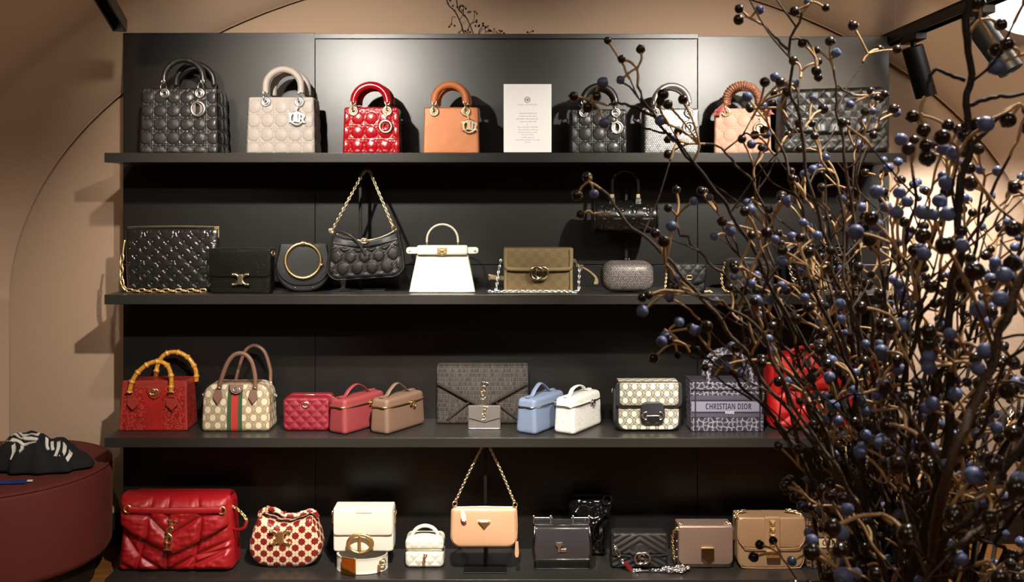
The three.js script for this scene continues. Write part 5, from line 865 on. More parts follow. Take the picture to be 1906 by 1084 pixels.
{ // clear bag with black frame
  const clear = phys({ color: 0xc4bfc2, roughness: 0.1, transmission: 0.95, thickness: 0, ior: 1.5 }), gloss = patent(0x0e0d0d);
  const t = onShelf('clear_handbag', 'small transparent handbag with glossy black edging, beside the hanging beige bag', 'handbag', 1046, 3, -0.075);
  const w = 104, h = y(980), loop = (pts, r, m, nm, parent, z = 0) => part(nm, tube(pts.map(([a, b, c]) => [a, b, c ?? z]), r, { n: 90, m: 8, closed: true }), m, parent);
  parts('panel', [soft(w - 4, h * 0.62, 1.2, { r: 0.5, R: 4, n: 6, bulge: 2, warp: (v) => { v.y += 1.5; v.z += 0; } }), soft(w - 4, h - 2, 1.2, { r: 0.5, R: 4, n: 8, warp: (v) => { v.y += 1.5; v.z -= 42; } }), bx(1, h - 4, 40, -w / 2 + 2, h / 2, -21), bx(1, h - 4, 40, w / 2 - 2, h / 2, -21)], clear, t);
  part('flap', sheet((u, v) => { const X = u * 2 - 1, a = v * 1.7, up = v < 0.35; return up ? [X * w / 2 * 0.97, h - 1 + Math.sin(v / 0.35 * Math.PI / 2) * 2, -38 + v / 0.35 * 38] : [X * (w / 2) * (0.97 + 0.1 * (v - 0.35)), h + 1 - (v - 0.35) / 0.65 * 58, 3 + 9 * Math.sin((v - 0.35) / 0.65 * 2.2)]; }, 14, 24, 0.8), clear, t);
  const zf = (v) => 4 + 9 * Math.sin(v * 2.2);
  part('flap_edge', tube([[-w / 2 * 0.97, h, -2], [-w / 2 * 1, h - 18, zf(0.32)], [-w / 2 * 1.03, h - 40, zf(0.7)], [-w / 2 * 0.98, h - 54, zf(0.95)], [-w / 2 * 0.88, h - 58, zf(1)], [w / 2 * 0.88, h - 58, zf(1)], [w / 2 * 0.98, h - 54, zf(0.95)], [w / 2 * 1.03, h - 40, zf(0.7)], [w / 2, h - 18, zf(0.32)], [w / 2 * 0.97, h, -2]], 2.6, { n: 110, m: 8 }), gloss, t);
  part('top_edge', bx(w * 0.98, 5, 5, 0, h + 0.5, -1, 1.5), gloss, t);
  part('base', bx(w, 3, 46, 0, 1.5, -21, 1.2), gloss, t);
  parts('corner_edge', [-1, 1].map((s) => tube([[s * (w / 2 - 1.5), 2, 0], [s * (w / 2 - 1.5), h - 2, -2]], 1.4, { n: 6, m: 6 })), gloss, t);
  part('lining', soft(w - 12, h * 0.4, 34, { r: 3, R: 5, n: 8, warp: (v) => { v.y += 3.2; v.z -= 4; } }), std({ color: 0x1d1216, roughness: 0.5 }), t);
  const hb = part('handle_bar', [at(cyl(1.1, 1.1, 34, 8), -34, h + 9, -20, 0, 0, Math.PI / 2), at(cyl(1.1, 1.1, 34, 8), 36, h + 9, -20, 0, 0, Math.PI / 2)], M.silver, t);
  parts('handle_post', [-52, -20, 22, 52].map((X) => mergeGeometries([at(cyl(1.6, 1.6, 14, 8), X, h + 6, -20), at(ball(2.8, 8), X, h + 12, -20)].map((g) => clean(g)))), M.silver, hb);
  const e = emblemGroup('clasp', t, x(1040), y(1013), 14);
  part('clasp_heart', at(extr([[0, -6], [6, 1], [5, 5], [0, 4.4], [-5, 5], [-6, 1]], 2, 0.8), 0, 3, 0), M.silver, e);
  part('clasp_plate', [bx(4, 9, 2, 0, -6, 0, 0.6), bx(10, 6, 1.6, 8, -7, 0, 0.6)], M.silver, e);
}
{ // glossy black bag with ring behind it
  const t = onShelf('evening_bag', 'very glossy black crumpled bag with a ring, standing dark behind the clear bag', 'handbag', 1094, 3, -0.185);
  const w = 76, h = y(926);
  part('body', soft(w, h, 34, { r: 11, Rb: 12, Rt: 20, n: 2.6, bulge: 9, relief: (X, Y) => 7 * N2(X * 0.022 + 3, Y * 0.03) + 3 * N2(X * 0.06, Y * 0.05 + X * 0.02), warp: (v) => { const k = v.y / h; v.x *= 1 - 0.12 * Math.sin(k * 5); v.x += 6 * k; } }), patent(0x0a0909, { roughness: 0.1 }), t);
  part('ring', at(ring(9, 2.4, 10, 30), 36, h - 4, 2, 0, 0.3, 0), patent(0x0a0909), t);
}
{ // black chevron bag with its silver chain
  const t = onShelf('flap_handbag', 'small black chevron-quilted flap bag with crystal double-ring clasp and silver chain', 'handbag', 1190, 3, -0.085);
  const w = 104, h = y(992), blk = leather(0x211e1d, 0.45, { coat: 0.12 });
  const chev = (X, Y) => { const q = (Y + Math.abs(X) * 0.62) / 11.5, f = Math.abs(((q % 1) + 1.5) % 1 - 0.5); return 2.2 * Math.pow(clamp((0.5 - f) / 0.45, 0, 1), 0.6); };
  part('body', soft(w, h, 30, { r: 4, R: 8, n: 1.5, bulge: 2, relief: chev, warp: (v) => { v.x *= 1.02 - 0.04 * v.y / h; } }), blk, t);
  part('flap', soft(w - 2, 40, 6, { r: 2.6, Rb: 5, Rt: 4, n: 1.5, bulge: 2.5, relief: (X, Y) => chev(X, Y + h - 4), warp: (v) => { const X = Math.abs(v.x); v.y += h - 39; if (v.y < h - 22) v.y -= 9 * (1 - sst(12, 20, X)); v.z += 5; } }), blk, t);
  part('flap_edge', tube([[-w / 2 + 1, h - 6, 2], [-w / 2 + 2, h - 36, 5], [-w / 2 + 8, h - 39.5, 6], [-19, h - 40, 8], [-13, h - 47, 8.5], [13, h - 47, 8.5], [19, h - 40, 8], [w / 2 - 8, h - 39.5, 6], [w / 2 - 2, h - 36, 5], [w / 2 - 1, h - 6, 2]], 0.8, { n: 90, m: 6 }), M.thread, t);
  const e = emblemGroup('clasp', t, x(1194), y(1036), 11); part('clasp_letters', doubleG(10, 2.3), std({ color: 0xcfcac2, metalness: 1, roughness: 0.25 }), e);
  const cs = emblemGroup('chain_strap', t, 0, 0, 0);
  part('chain', chain([[x(1141), y(1000), 2], [x(1143), y(1012), 5], [x(1147), y(1022), 8]], 7, 6, 1.2), M.silver, cs);
  links([[x(1145), y(1018), 9], [x(1156), y(1041), 13]], 22, 8, 1.2, { roll: 0 }).slice(0, 1).forEach((g) => part('link', g, M.silver, cs));
  part('chain', chain([[x(1155), y(1038), 13], [x(1161), y(1046), 15]], 8, 7, 1.3), M.silver, cs);
  part('tag', at(bx(8, 22, 2, 0, 0, 0, 1.2), x(1168), 9.5, 17, 0, 0, 0.62), std({ color: 0x6d1c16, roughness: 0.4 }), cs, 'dark red leather tag on the chain');
  part('chain', chain([[x(1175), 3, 18], [x(1190), -2.6 + 7, 20]], 9, 8, 1.4), M.silver, cs);
  links([[x(1188), -2.6 + 6, 20], [x(1212), -2.6 + 6, 20]], 24, 8, 1.2, { roll: 1.2 }).slice(0, 1).forEach((g) => part('link', g, M.silver, cs));
  const r = rng(14), pile = [[x(1210), -2.6 + 7, 20], [x(1228), -2.6 + 7, 20]]; for (let i = 0; i < 26; i++) pile.push([x(1230 + 50 * r()), -2.6 + 7 + 11 * r() * (1 - Math.abs(i / 13 - 1) * 0.6), 22 + 13 * (r() - 0.5)]);
  part('chain_pile', chain(pile, 8, 6.6, 1.3), M.silver, cs);
}
{ // rose gold flap bag
  M.roseMetal = phys({ color: 0xa58a7c, roughness: 0.3, metalness: 0.55, bumpMap: tiled(T.suede, 0.04), bumpScale: 0.0002 });
  const t = onShelf('flap_handbag', 'rosy metallic flap bag with a shield lock and studded sides', 'handbag', 1313, 3, -0.085);
  const w = 100, h = y(979.5);
  part('body', soft(w, h, 40, { r: 6, R: 6.2, n: 6, bulge: 1.5 }), M.roseMetal, t);
  part('flap', soft(w + 1, h - 8, 5, { r: 2.2, Rb: 10, Rt: 5, n: 6, bulge: 2, warp: (v) => { v.y += 8.5; v.z += 4.8; } }), M.roseMetal, t);
  part('flap_top', soft(w + 1, 7, 42, { r: 3, R: 3.2, n: 8, warp: (v) => { v.y += h - 5.4; v.z += 4; } }), M.roseMetal, t);
  const e = emblemGroup('lock', t, x(1315.5), y(1031), 8.5);
  part('lock_bar', bx(24, 3.4, 3, 0, 13, 0, 0.8), M.gold, e); part('lock_plate', at(extr([[-11, 10], [11, 10], [11, -6], [0, -14], [-11, -6]], 2, 0.8), 0, 0, -0.6), std({ color: 0x6f665c, metalness: 1, roughness: 0.15 }), e);
  for (const s of [-1, 1]) parts('stud', [16, 30, 46, 62].map((Y) => at(ball(2.4, 8), s * (w / 2 + 1), Y, -14)), M.silver, t);
  part('chain_strap', chain([[-w / 2 - 2, h - 6, -6], [-w / 2 - 8, h - 20, -14], [-w / 2 - 9, h / 2, -12], [-w / 2 - 6, 10, -8]], 8, 6.5, 1.3), M.gold, t);
  parts('chain_end', [[[-w / 2 - 2, h - 8, 0], [-w / 2 + 4, h + 2, -4], [-w / 2 + 10, h + 2, -10]], [[w / 2 - 12, h + 3, -10], [w / 2 - 4, h + 2, -4], [w / 2 + 1, h - 8, 0]]].map((p) => chain(p, 8, 6.5, 1.3)), M.paleGold, t);
}
{ // champagne flap bag with pyramid studs
  M.champagne = phys({ color: 0xb48f6c, roughness: 0.36, metalness: 0.35, bumpMap: tiled(T.suede, 0.04), bumpScale: 0.0002 });
  const t = onShelf('flap_handbag', 'champagne metallic flap bag with a studded centre strap', 'handbag', 1435, 3, -0.085);
  const w = 124, h = y(963);
  part('body', soft(w, h, 44, { r: 5, Rb: 18, Rt: 8, n: 6, bulge: 2 }), M.champagne, t);
  part('flap', soft(w + 2, 57, 6, { r: 2.6, Rb: 22, Rt: 10, n: 5, bulge: 3, warp: (v) => { v.y += h - 56; v.z += 5.2; } }), M.champagne, t);
  part('flap_top', soft(w, 7, 44, { r: 3, R: 3.2, n: 8, warp: (v) => { v.y += h - 6; v.z += 4; } }), M.champagne, t);
  part('flap_edge', tube([[-w / 2, h - 8, 3.4], [-w / 2 - 0.4, h - 36, 5], [-w / 2 + 8, h - 51, 6], [-w / 2 + 22, h - 56, 7], [w / 2 - 22, h - 56, 7], [w / 2 - 8, h - 51, 6], [w / 2 + 0.4, h - 36, 5], [w / 2, h - 8, 3.4]], 1.1, { n: 90, m: 6 }), M.champagne, t);
  part('body_edge', tube([[-w / 2 + 0.5, h - 46, 0], [-w / 2 + 1, 18, 1], [-w / 2 + 6, 6, 1], [-w / 2 + 18, 1.5, 1], [w / 2 - 18, 1.5, 1], [w / 2 - 6, 6, 1], [w / 2 - 1, 18, 1], [w / 2 - 0.5, h - 46, 0]], 1.1, { n: 90, m: 6 }), M.champagne, t);
  const st = part('strap', [soft(28, 62, 4, { r: 1.6, R: 2, n: 6, warp: (v) => { v.y += h - 60; v.z += 10.5; } }), soft(28, 4, 40, { r: 1.4, R: 1.6, n: 6, warp: (v) => { v.y += h - 0.6; v.z += 8; } })], M.champagne, t);
  parts('pyramid_stud', [0, 1, 2, 3].map((k) => at(new THREE.ConeGeometry(9.2, 7, 4, 1), 0, h - 8 - k * 12.4, 13.4, Math.PI / 2, Math.PI / 4, 0)).map((g) => { const q = g.toNonIndexed(); q.computeVertexNormals(); return q; }), M.gold, st);
  const e = emblemGroup('lock', t, 0, h - 65, 12); part('lock_plate', bx(25, 14, 4, 0, 0, 0, 1.5), M.paleGold, e); parts('lock_stud', [-9, 0, 9].map((X) => at(ball(2.6, 8), X, 0, 2)), M.gold, e);
  parts('chain_end', [[[-w / 2 - 4, h - 4, -8], [-w / 2 + 2, h + 4, -12], [-w / 2 + 14, h + 7, -16], [-w / 2 + 22, h + 3, -22]], [[w / 2 - 30, h + 3, -22], [w / 2 - 26, h + 8, -16], [w / 2 - 10, h + 5, -12], [w / 2 - 2, h - 2, -8]]].map((p) => chain(p, 8.5, 7, 1.3)), M.paleGold, t);
}
tote({ label: 'brown leopard-print woven tote with a cream lettering band, partly behind the branches', row: 3, z: -0.085, xl: 1501, xr: 1641, top: 963, hl: 1535, hr: 1608, hEnd: 970, hTop: 912, band: [1002, 1019.5], textAt: 0.56, textW: 0.74, bandCss: '#c9b08a', inkCss: '#17110c', dark: 0x1d130c, light: 0xc9b08a, mid: 0x7d5f40, tones: [[0.62, 0.46, 0.28], [0.1, 0.06, 0.04]], cell: 0.1, seed: 33 });
// ---------------------------------------------------------------- left: round ottoman with clothes on it
{
  U = 1;
  const R = 0.33, o = thing('ottoman', 'round dark red velvet ottoman beside the left end of the shelves', 'ottoman', V((-15 - CX) / F * 2.845, 0, Z0 - 2.845));
  const velvet = phys({ color: 0x5a1c0f, roughness: 0.8, sheen: 0.3, sheenColor: new THREE.Color(0.4, 0.12, 0.06), sheenRoughness: 0.45, bumpMap: tiled(T.suede, 0.08), bumpScale: 0.0006 });
  const H = 0.352, prof = [[0.001, 0.085], [R - 0.03, 0.085], [R - 0.008, 0.092], [R, 0.11], [R, H - 0.02], [R - 0.006, H - 0.006], [R - 0.02, H], [0.001, H + 0.004]].map(([a, b]) => new THREE.Vector2(a, b));
  part('seat', new THREE.LatheGeometry(prof, 96), velvet, o);
  part('piping', at(ring(R - 0.004, 0.004, 8, 96), 0, H - 0.006, 0, Math.PI / 2, 0, 0), velvet, o);
  part('plinth', at(cyl(R - 0.05, R - 0.05, 0.088, 64), 0, 0.044, 0), std({ color: 0x140d0b, roughness: 0.6 }), o);
  // crumpled black jacket with white stripes
  const top = H + 0.006, mat = std({ color: 0x0c0b0c, roughness: 0.85, bumpMap: tiled(T.suede, 0.03), bumpScale: 0.0008 }), white = std({ color: 0xcfcac2, roughness: 0.8 });
  const lumps = [];
  function garment(name, label, cx, cy, Zg, rx, rz, h, seed, turn, slope = 0) {
    const p = V((cx - CX) / F * Zg, top, Z0 - Zg), t = thing(name, label, 'clothing', p, turn);
    const hf = (X, Z) => { const r2 = (X * X) / (rx * rx) + (Z * Z) / (rz * rz), e = Math.max(0, 1 - r2); return h * Math.pow(e, 0.45) * (0.78 - slope * X / rx + 0.13 * N2(X * 12 + seed, Z * 14) + 0.05 * N2(X * 30 + seed, Z * 20 + 3)) + 0.0025 * Math.abs(N2(X * 40, Z * 36 + seed)) * Math.min(1, e * 4); };
    const pos = [], idx = [], na = 72, nr = 26;
    for (let j = 0; j <= nr; j++) for (let i = 0; i < na; i++) { const a = i / na * Math.PI * 2, wob = 1 + 0.1 * N2(Math.cos(a) * 1.6 + seed, Math.sin(a) * 1.6), r = Math.sin(j / nr * Math.PI / 2); const X = Math.cos(a) * rx * r, Z = Math.sin(a) * rz * r; pos.push(X * wob, Math.max(0, hf(X, Z)), Z * wob); }
    for (let j = 0; j < nr; j++) for (let i = 0; i < na; i++) { const q = j * na + i, s = j * na + (i + 1) % na; idx.push(q, s, q + na, s, s + na, q + na); }
    const k0 = pos.length / 3; pos.push(0, 0, 0); for (let i = 0; i < na; i++) idx.push(k0, nr * na + i, nr * na + (i + 1) % na);
    part('fabric', fromGrid(pos, idx), mat, t);
    return { t, stripe: (pts, w) => { const c = curve(pts.map(([X, Z]) => V(X, 0, Z))); part('stripe', sheet((u, v) => { const P = c.getPoint(v), T = c.getTangent(v), X = P.x + T.z * (u - 0.5) * w, Z = P.z - T.x * (u - 0.5) * w; return [X, hf(X, Z) + 0.0035, Z]; }, 6, 48, 0.002), white, t); } };
  }
  const A = garment('jacket', 'crumpled black jacket with white stripes lying on the dark red ottoman', 84, 0, 2.82, 0.135, 0.088, 0.108, 3, 0.1, 0.4);
  for (const k of [0, 1, 2]) A.stripe([[-0.128 + k * 0.012, 0.012 - k * 0.024], [-0.1 + k * 0.01, 0.03 - k * 0.022], [-0.06, 0.04 - k * 0.02], [-0.01, 0.046 - k * 0.014]], 0.0095);
  for (const k of [0, 1]) A.stripe([[-0.07 + k * 0.024, 0.048], [-0.064 + k * 0.022, 0.06], [-0.066 + k * 0.018, 0.07]], 0.009);
  for (const k of [0, 1, 2]) A.stripe([[0.045 + k * 0.017, 0.02], [0.052 + k * 0.016, 0.042], [0.05 + k * 0.014, 0.062]], 0.009);
  for (const k of [0, 1]) A.stripe([[0.012 + k * 0.015, 0.02], [0.018 + k * 0.015, 0.036], [0.026 + k * 0.013, 0.046]], 0.008);
  const r = thing('ribbon', 'blue ribbon with a white tip lying at the front of the ottoman', 'ribbon', V((12 - CX) / F * 2.66, top - 0.002, Z0 - 2.66), 0.12);
  part('band', bx(0.11, 0.003, 0.026, 0, 0.0017, 0, 0.001), std({ color: 0x16337a, roughness: 0.5 }), r);
  part('tip', bx(0.014, 0.004, 0.008, 0.06, 0.0025, -0.004, 0.001), white, r);
}
// ---------------------------------------------------------------- right: two bags on slim stands by the right wall
{
  const floorStand = (label, px, Z, H) => { U = 1; const t = thing('pedestal', label, 'stand', V((px - CX) / F * Z, 0, Z0 - Z)); part('foot', at(cyl(0.09, 0.09, 0.012, 40), 0, 0.006, 0), M.blackMetal, t); part('post', at(cyl(0.011, 0.011, H - 0.02, 16), 0, H / 2, 0), M.blackMetal, t); part('plate', at(cyl(0.07, 0.07, 0.008, 40), 0, H - 0.004, 0), M.blackMetal, t); return V(t.position.x, H, t.position.z); };
  const p = floorStand('slim black pedestal under the gold mesh bag at the right wall', 1790, 2.95, 0.195);
  const mesh = canvasTex(256, 256, (g) => { g.fillStyle = '#8a7340'; g.fillRect(0, 0, 256, 256); g.strokeStyle = '#3a2e16'; g.lineWidth = 5; const r = rng(2); for (let i = 0; i < 24; i++) { g.beginPath(); g.moveTo(r() * 256, 0); g.lineTo(r() * 256, 256); g.stroke(); g.beginPath(); g.moveTo(0, r() * 256); g.lineTo(256, r() * 256); g.stroke(); } });
  let t = thing('mesh_handbag', 'gold net-textured pouch bag behind the branches at the right wall', 'handbag', p);
  part('body', soft(0.19, 0.16, 0.07, { r: 0.02, Rb: 0.06, Rt: 0.05, n: 0.008, bulge: 0.02, warp: (v) => { v.z += 0.035; v.y += 0.0005; } }), phys({ map: tiled(mesh, 0.09), color: 0xffffff, metalness: 0.4, roughness: 0.4 }), t);
  part('drawstring', tube([[-0.06, 0.15, 0.01], [0, 0.162, 0.03], [0.06, 0.15, 0.01]], 0.004, { n: 20, m: 8 }), M.gold, t);
  const q = floorStand('slim black pedestal under the black bag at the right edge', 1912, 2.9, 0.37);
  t = thing('chain_handbag', 'black bag with gold chain and studs at the right edge behind the branches', 'handbag', q);
  part('body', soft(0.16, 0.14, 0.06, { r: 0.012, R: 0.03, n: 0.006, bulge: 0.01, relief: (X, Y) => 0.004 * diamond(0.035, 0, 0, 1)(X, Y), warp: (v) => { v.z += 0.03; v.y += 0.0005; } }), M.black, t);
  part('chain_strap', chain([[-0.06, 0.14, 0.03], [-0.085, 0.09, 0.055], [-0.05, 0.04, 0.06], [0.0, 0.02, 0.06], [0.06, 0.06, 0.058]], 0.018, 0.013, 0.0022), M.gold, t);
  parts('stud', [[-0.03, 0.1], [0.01, 0.07], [0.04, 0.11], [-0.05, 0.06]].map(([a, b]) => at(ball(0.007, 10), a, b, 0.044)), M.gold, t);
}
// ---------------------------------------------------------------- dry berry sprig lying over the top of the panel
const twigMat = std({ color: 0x2a1d16, roughness: 0.85 }), darkBerry = phys({ color: 0x17110f, roughness: 0.28, clearcoat: 0.3 });
{
  U = 1;
  const Z = 3.11, P = (a, b, dz = 0) => { const v = PX(a, b, Z + dz); return v; }, o0 = PX(880, 80, Z), t = thing('berry_sprig', 'thin dark sprig with tiny berries sticking up behind the panel top', 'sprig', o0);
  const L = (pts, r) => tube(pts.map(([a, b, c]) => P(a, b, c).sub(o0)), r, { n: 20, m: 5 });
  part('stem', L([[878, 110, 0], [863, 60, 0], [855, 37], [846, 20], [834, 8], [830, -14]], 0.0022), twigMat, t);
  parts('twig', [L([[855, 37], [862, 26], [863, 12], [867, 15]], 0.0012), L([[848, 32], [842, 32], [840, 44], [836, 50]], 0.0012), L([[869, 95], [871, 62], [874, 47], [886, 40]], 0.0014), L([[890, 100], [891, 62], [897, 50], [899, 44]], 0.0014), L([[902, 100], [903, 62], [903, 48]], 0.0012), L([[930, 90], [931, 62], [934, 58]], 0.0012), L([[983, 84], [985, 63], [991, 58]], 0.0012)], twigMat, t);
  const B = [[834, 7], [838, 1], [843, 11], [851, 13], [856, 13], [861, 11], [867, 16], [846, 20], [840, 45], [836, 50], [846, 48], [887, 38], [887, 41], [871, 56], [866, 58], [875, 60], [885, 48], [891, 49], [892, 47], [899, 44], [900, 48], [904, 51], [910, 56], [913, 57], [930, 57], [934, 58], [938, 62], [982, 60], [992, 58]];
  parts('berry', B.map(([a, b], i) => at(ball(0.0036, 10), ...P(a, b, ((i * 7) % 5 - 2) * 0.004).sub(o0).toArray())), darkBerry, t);
}
// ---------------------------------------------------------------- the big arrangement of berry branches in a tall vase, close to the camera
{
  U = 1;
  const C = PX(1690, 1084, 1.15), base = V(C.x, 0, C.z), VH = 0.5;
  const vase = thing('vase', 'tall dark stoneware floor vase holding the berry branches', 'vase', base);
  part('body', new THREE.LatheGeometry([[0.001, 0], [0.1, 0], [0.125, 0.02], [0.15, 0.14], [0.155, 0.24], [0.13, 0.38], [0.095, 0.46], [0.1, VH], [0.09, VH], [0.083, 0.46], [0.118, 0.38], [0.14, 0.24], [0.11, 0.03], [0.001, 0.03]].map(([a, b]) => new THREE.Vector2(a, b)), 64), std({ color: 0x2b2724, roughness: 0.6, bumpMap: tiled(T.plaster, 0.2), bumpScale: 0.001 }), vase);
  const plant = thing('berry_branches', 'large arrangement of dark branches with blue and brown berries in front of the shelves', 'plant', V(base.x, VH, base.z));
  const O = plant.position, R = rng(77);
  const barkTex = noiseTex(128, (u, v) => { const n = torusNoise(u, v, 9, 2) * 0.5 + torusNoise(u, v, 30, 6) * 0.35; const g = 0.62 + 0.42 * n; return [g, g * 0.95, g * 0.88]; }, true);
  const bark = std({ map: tiled(barkTex, 0.03), color: 0x8a7360, roughness: 0.75 }), barkDark = std({ map: tiled(barkTex, 0.03), color: 0x554538, roughness: 0.8 }), tan = std({ color: 0xc9a272, roughness: 0.6 });
  const blue = phys({ color: 0x66729c, roughness: 0.48, clearcoat: 0.15, clearcoatRoughness: 0.35 }), brown = phys({ color: 0x2e221b, roughness: 0.22, clearcoat: 0.5, clearcoatRoughness: 0.12 });
  const bp = []; for (let i = 0; i <= 9; i++) { const a = -Math.PI / 2 + i / 9 * Math.PI * 0.93; bp.push(new THREE.Vector2(Math.max(0.001, Math.cos(a)), Math.sin(a) * 0.94)); } bp.push(new THREE.Vector2(0.28, 1.02), new THREE.Vector2(0.2, 0.98), new THREE.Vector2(0.08, 0.86), new THREE.Vector2(0.001, 0.84));
  const berryGeo = new THREE.LatheGeometry(bp, 16);
  const sheets = [], allBerries = [], allStalks = [];
  const loc = (v) => v.clone().sub(O);
  function wobble(pts, amp, n) { const c = curve(pts), out = []; for (let i = 0; i <= n; i++) { const p = c.getPoint(i / n); if (i && i < n) p.add(V((R() - 0.5) * amp, (R() - 0.5) * amp, (R() - 0.5) * amp)); out.push(p); } return out; }
  // a cluster: short tan stalks from p, forking to berries
  function cluster(branch, p, dir, n, size, spots) {
    const geos = [], fork = p.clone().addScaledVector(dir, 0.012 + 0.008 * R());
    geos.push(tube([p, p.clone().lerp(fork, 0.5).add(V((R() - 0.5) * 0.003, 0, 0)), fork], (q) => 0.0017 - 0.0002 * q, { n: 6, m: 6 }));
    for (let i = 0; i < n; i++) {
      let e;
      if (spots) e = spots[i].v.clone();
      else { const s = V((R() - 0.5) * 2, (R() - 0.5) * 2, (R() - 0.5) * 2).multiplyScalar(0.85).add(dir).normalize(); e = fork.clone().addScaledVector(s, 0.017 + 0.02 * R()); }
      const m = fork.clone().lerp(e, 0.5).add(V((R() - 0.5) * 0.006, 0.003 * R(), (R() - 0.5) * 0.006));
      geos.push(tube([fork, m, e], (q) => 0.0014 + 0.0003 * Math.abs(q - 0.3), { n: 9, m: 6 }));
      const d = e.clone().sub(m).normalize(), b = spots ? spots[i].blue : R() < 0.42, s = size * (0.82 + 0.36 * R());
      allBerries.push({ branch, at: e.clone().addScaledVector(d, s * 0.75), d, b, s, tilt: R() });
    }
    allStalks.push({ branch, geos, at: fork });
  }
  function branch(pts, r0, r1, o = {}) {
    const path = wobble(pts, o.amp ?? 0.008, Math.max(8, pts.length * 4)), c = curve(path), L = c.getLength(), g = [], clusters = [];
    const knots = Array.from({ length: 7 }, () => R());
    g.push(tube(c, (q) => (r0 + (r1 - r0) * Math.pow(q, 0.8)) * (1 + 0.22 * Math.exp(-Math.pow(Math.min(...knots.map((k) => Math.abs(k - q))) / 0.012, 2))), { n: Math.round(L / 0.011), m: 8 }));
    const twigs = [];
    for (let q = o.from ?? 0.34; q < 0.985; q += (o.step ?? 0.06) / L * (0.6 + 0.8 * R())) {
      const p = c.getPointAt(q), tg = c.getTangentAt(q), a = R() * Math.PI * 2, side = V(Math.cos(a), 0.15, Math.sin(a)).normalize(), d = tg.clone().multiplyScalar(0.75).add(side.multiplyScalar(0.85)).normalize();
      const len = (0.025 + 0.085 * R()) * (o.spread ?? 1), m = p.clone().addScaledVector(d, len * 0.5).add(V((R() - 0.5) * 0.012, (R() - 0.5) * 0.008, (R() - 0.5) * 0.012)), e = p.clone().addScaledVector(d, len).add(V(0, 0.012 * R(), 0));
      const rq = Math.max(0.0012, (r0 + (r1 - r0) * q) * 0.42);
      g.push(tube([p, m, e], (k) => rq * (1 - 0.3 * k), { n: 10, m: 6 }));
      if (R() < (o.bear ?? 0.85)) twigs.push([e, e.clone().sub(m).normalize()]);
      if (R() < 0.3) { const e2 = m.clone().add(V((R() - 0.5) * 0.06, 0.03 * R(), (R() - 0.5) * 0.06)); g.push(tube([m, m.clone().lerp(e2, 0.5).add(V(0, 0.004, 0)), e2], 0.0012, { n: 8, m: 6 })); if (R() < 0.7) twigs.push([e2, e2.clone().sub(m).normalize()]); }
    }
    for (const tw of o.twigs ?? []) { const P = tw.pts.map(([a, b, z]) => loc(PX(a, b, z))); g.push(tube(wobble(P, 0.002, P.length * 3), (k) => (tw.r ?? 0.0022) * (1 - 0.35 * k), { n: 26, m: 7 })); }
    const m = part('branch', g, r0 > 0.004 && R() < 0.55 ? barkDark : bark, plant);
    for (const [e, d] of twigs) cluster(m, e, d, 1 + Math.floor(R() * 3.1), o.size ?? 0.0058);
    if (!o.noTip) { const e = path[path.length - 1]; cluster(m, e, c.getTangentAt(1), 3, o.size ?? 0.0058); }
    for (const k of o.clusters ?? []) { const z = k.z, p = loc(PX(k.at[0], k.at[1], z)); cluster(m, p, loc(PX(k.to[0], k.to[1], z)).sub(p).normalize(), k.b.length, k.size ?? 0.0056, k.b.map(([a, b, c]) => ({ v: loc(PX(a, b, z)), blue: c === 1 }))); }
    return m;
  }
  const foot = () => { const a = R() * 6.283, r = 0.07 * Math.sqrt(R()); return V(Math.cos(a) * r, -0.3, Math.sin(a) * r * 0.9); };
  const px = (list, Z) => list.map(([a, b, z]) => loc(PX(a, b, z ?? Z)));
  const neck = (f) => f.clone().setY(0.02).multiply(V(1.05, 1, 1.05));
  const hand = (list, Z, r0, r1, o) => { const f = foot(); return branch([f, neck(f), ...px(list, Z)], r0, r1, o); };
  // branches that make the outline
  hand([[1575, 930], [1440, 730], [1330, 585], [1235, 475], [1155, 395], [1118, 352]], 1.12, 0.0046, 0.0017, { from: 0.42, step: 0.1, noTip: true, clusters: [{ at: [1118, 352], to: [1108, 346], z: 1.12, b: [[1097, 330, 0], [1078, 357, 0], [1104, 354, 1]] }, { at: [1135, 396], to: [1120, 397], z: 1.12, b: [[1086, 397, 0]] }] });
  hand([[1590, 830], [1475, 600], [1395, 455], [1330, 360], [1262, 266], [1200, 192], [1186, 160]], 1.1, 0.0048, 0.0016, { from: 0.5, step: 0.12, noTip: true,
    twigs: [{ pts: [[1215, 214, 1.1], [1180, 200, 1.1], [1150, 192, 1.1], [1132, 196, 1.1]], r: 0.002 }, { pts: [[1250, 250, 1.1], [1205, 240, 1.1], [1178, 222, 1.1]], r: 0.0016 }],
    clusters: [{ at: [1186, 160], to: [1186, 152], z: 1.1, b: [[1193, 98, 0], [1163, 112, 0], [1160, 145, 1]] }, { at: [1132, 196], to: [1124, 194], z: 1.1, b: [[1075, 181, 0], [1104, 180, 0], [1117, 160, 1], [1122, 222, 1], [1098, 194, 0]] }, { at: [1290, 300], to: [1294, 290], z: 1.1, b: [[1248, 200, 0], [1274, 192, 0], [1236, 228, 1]] }] });
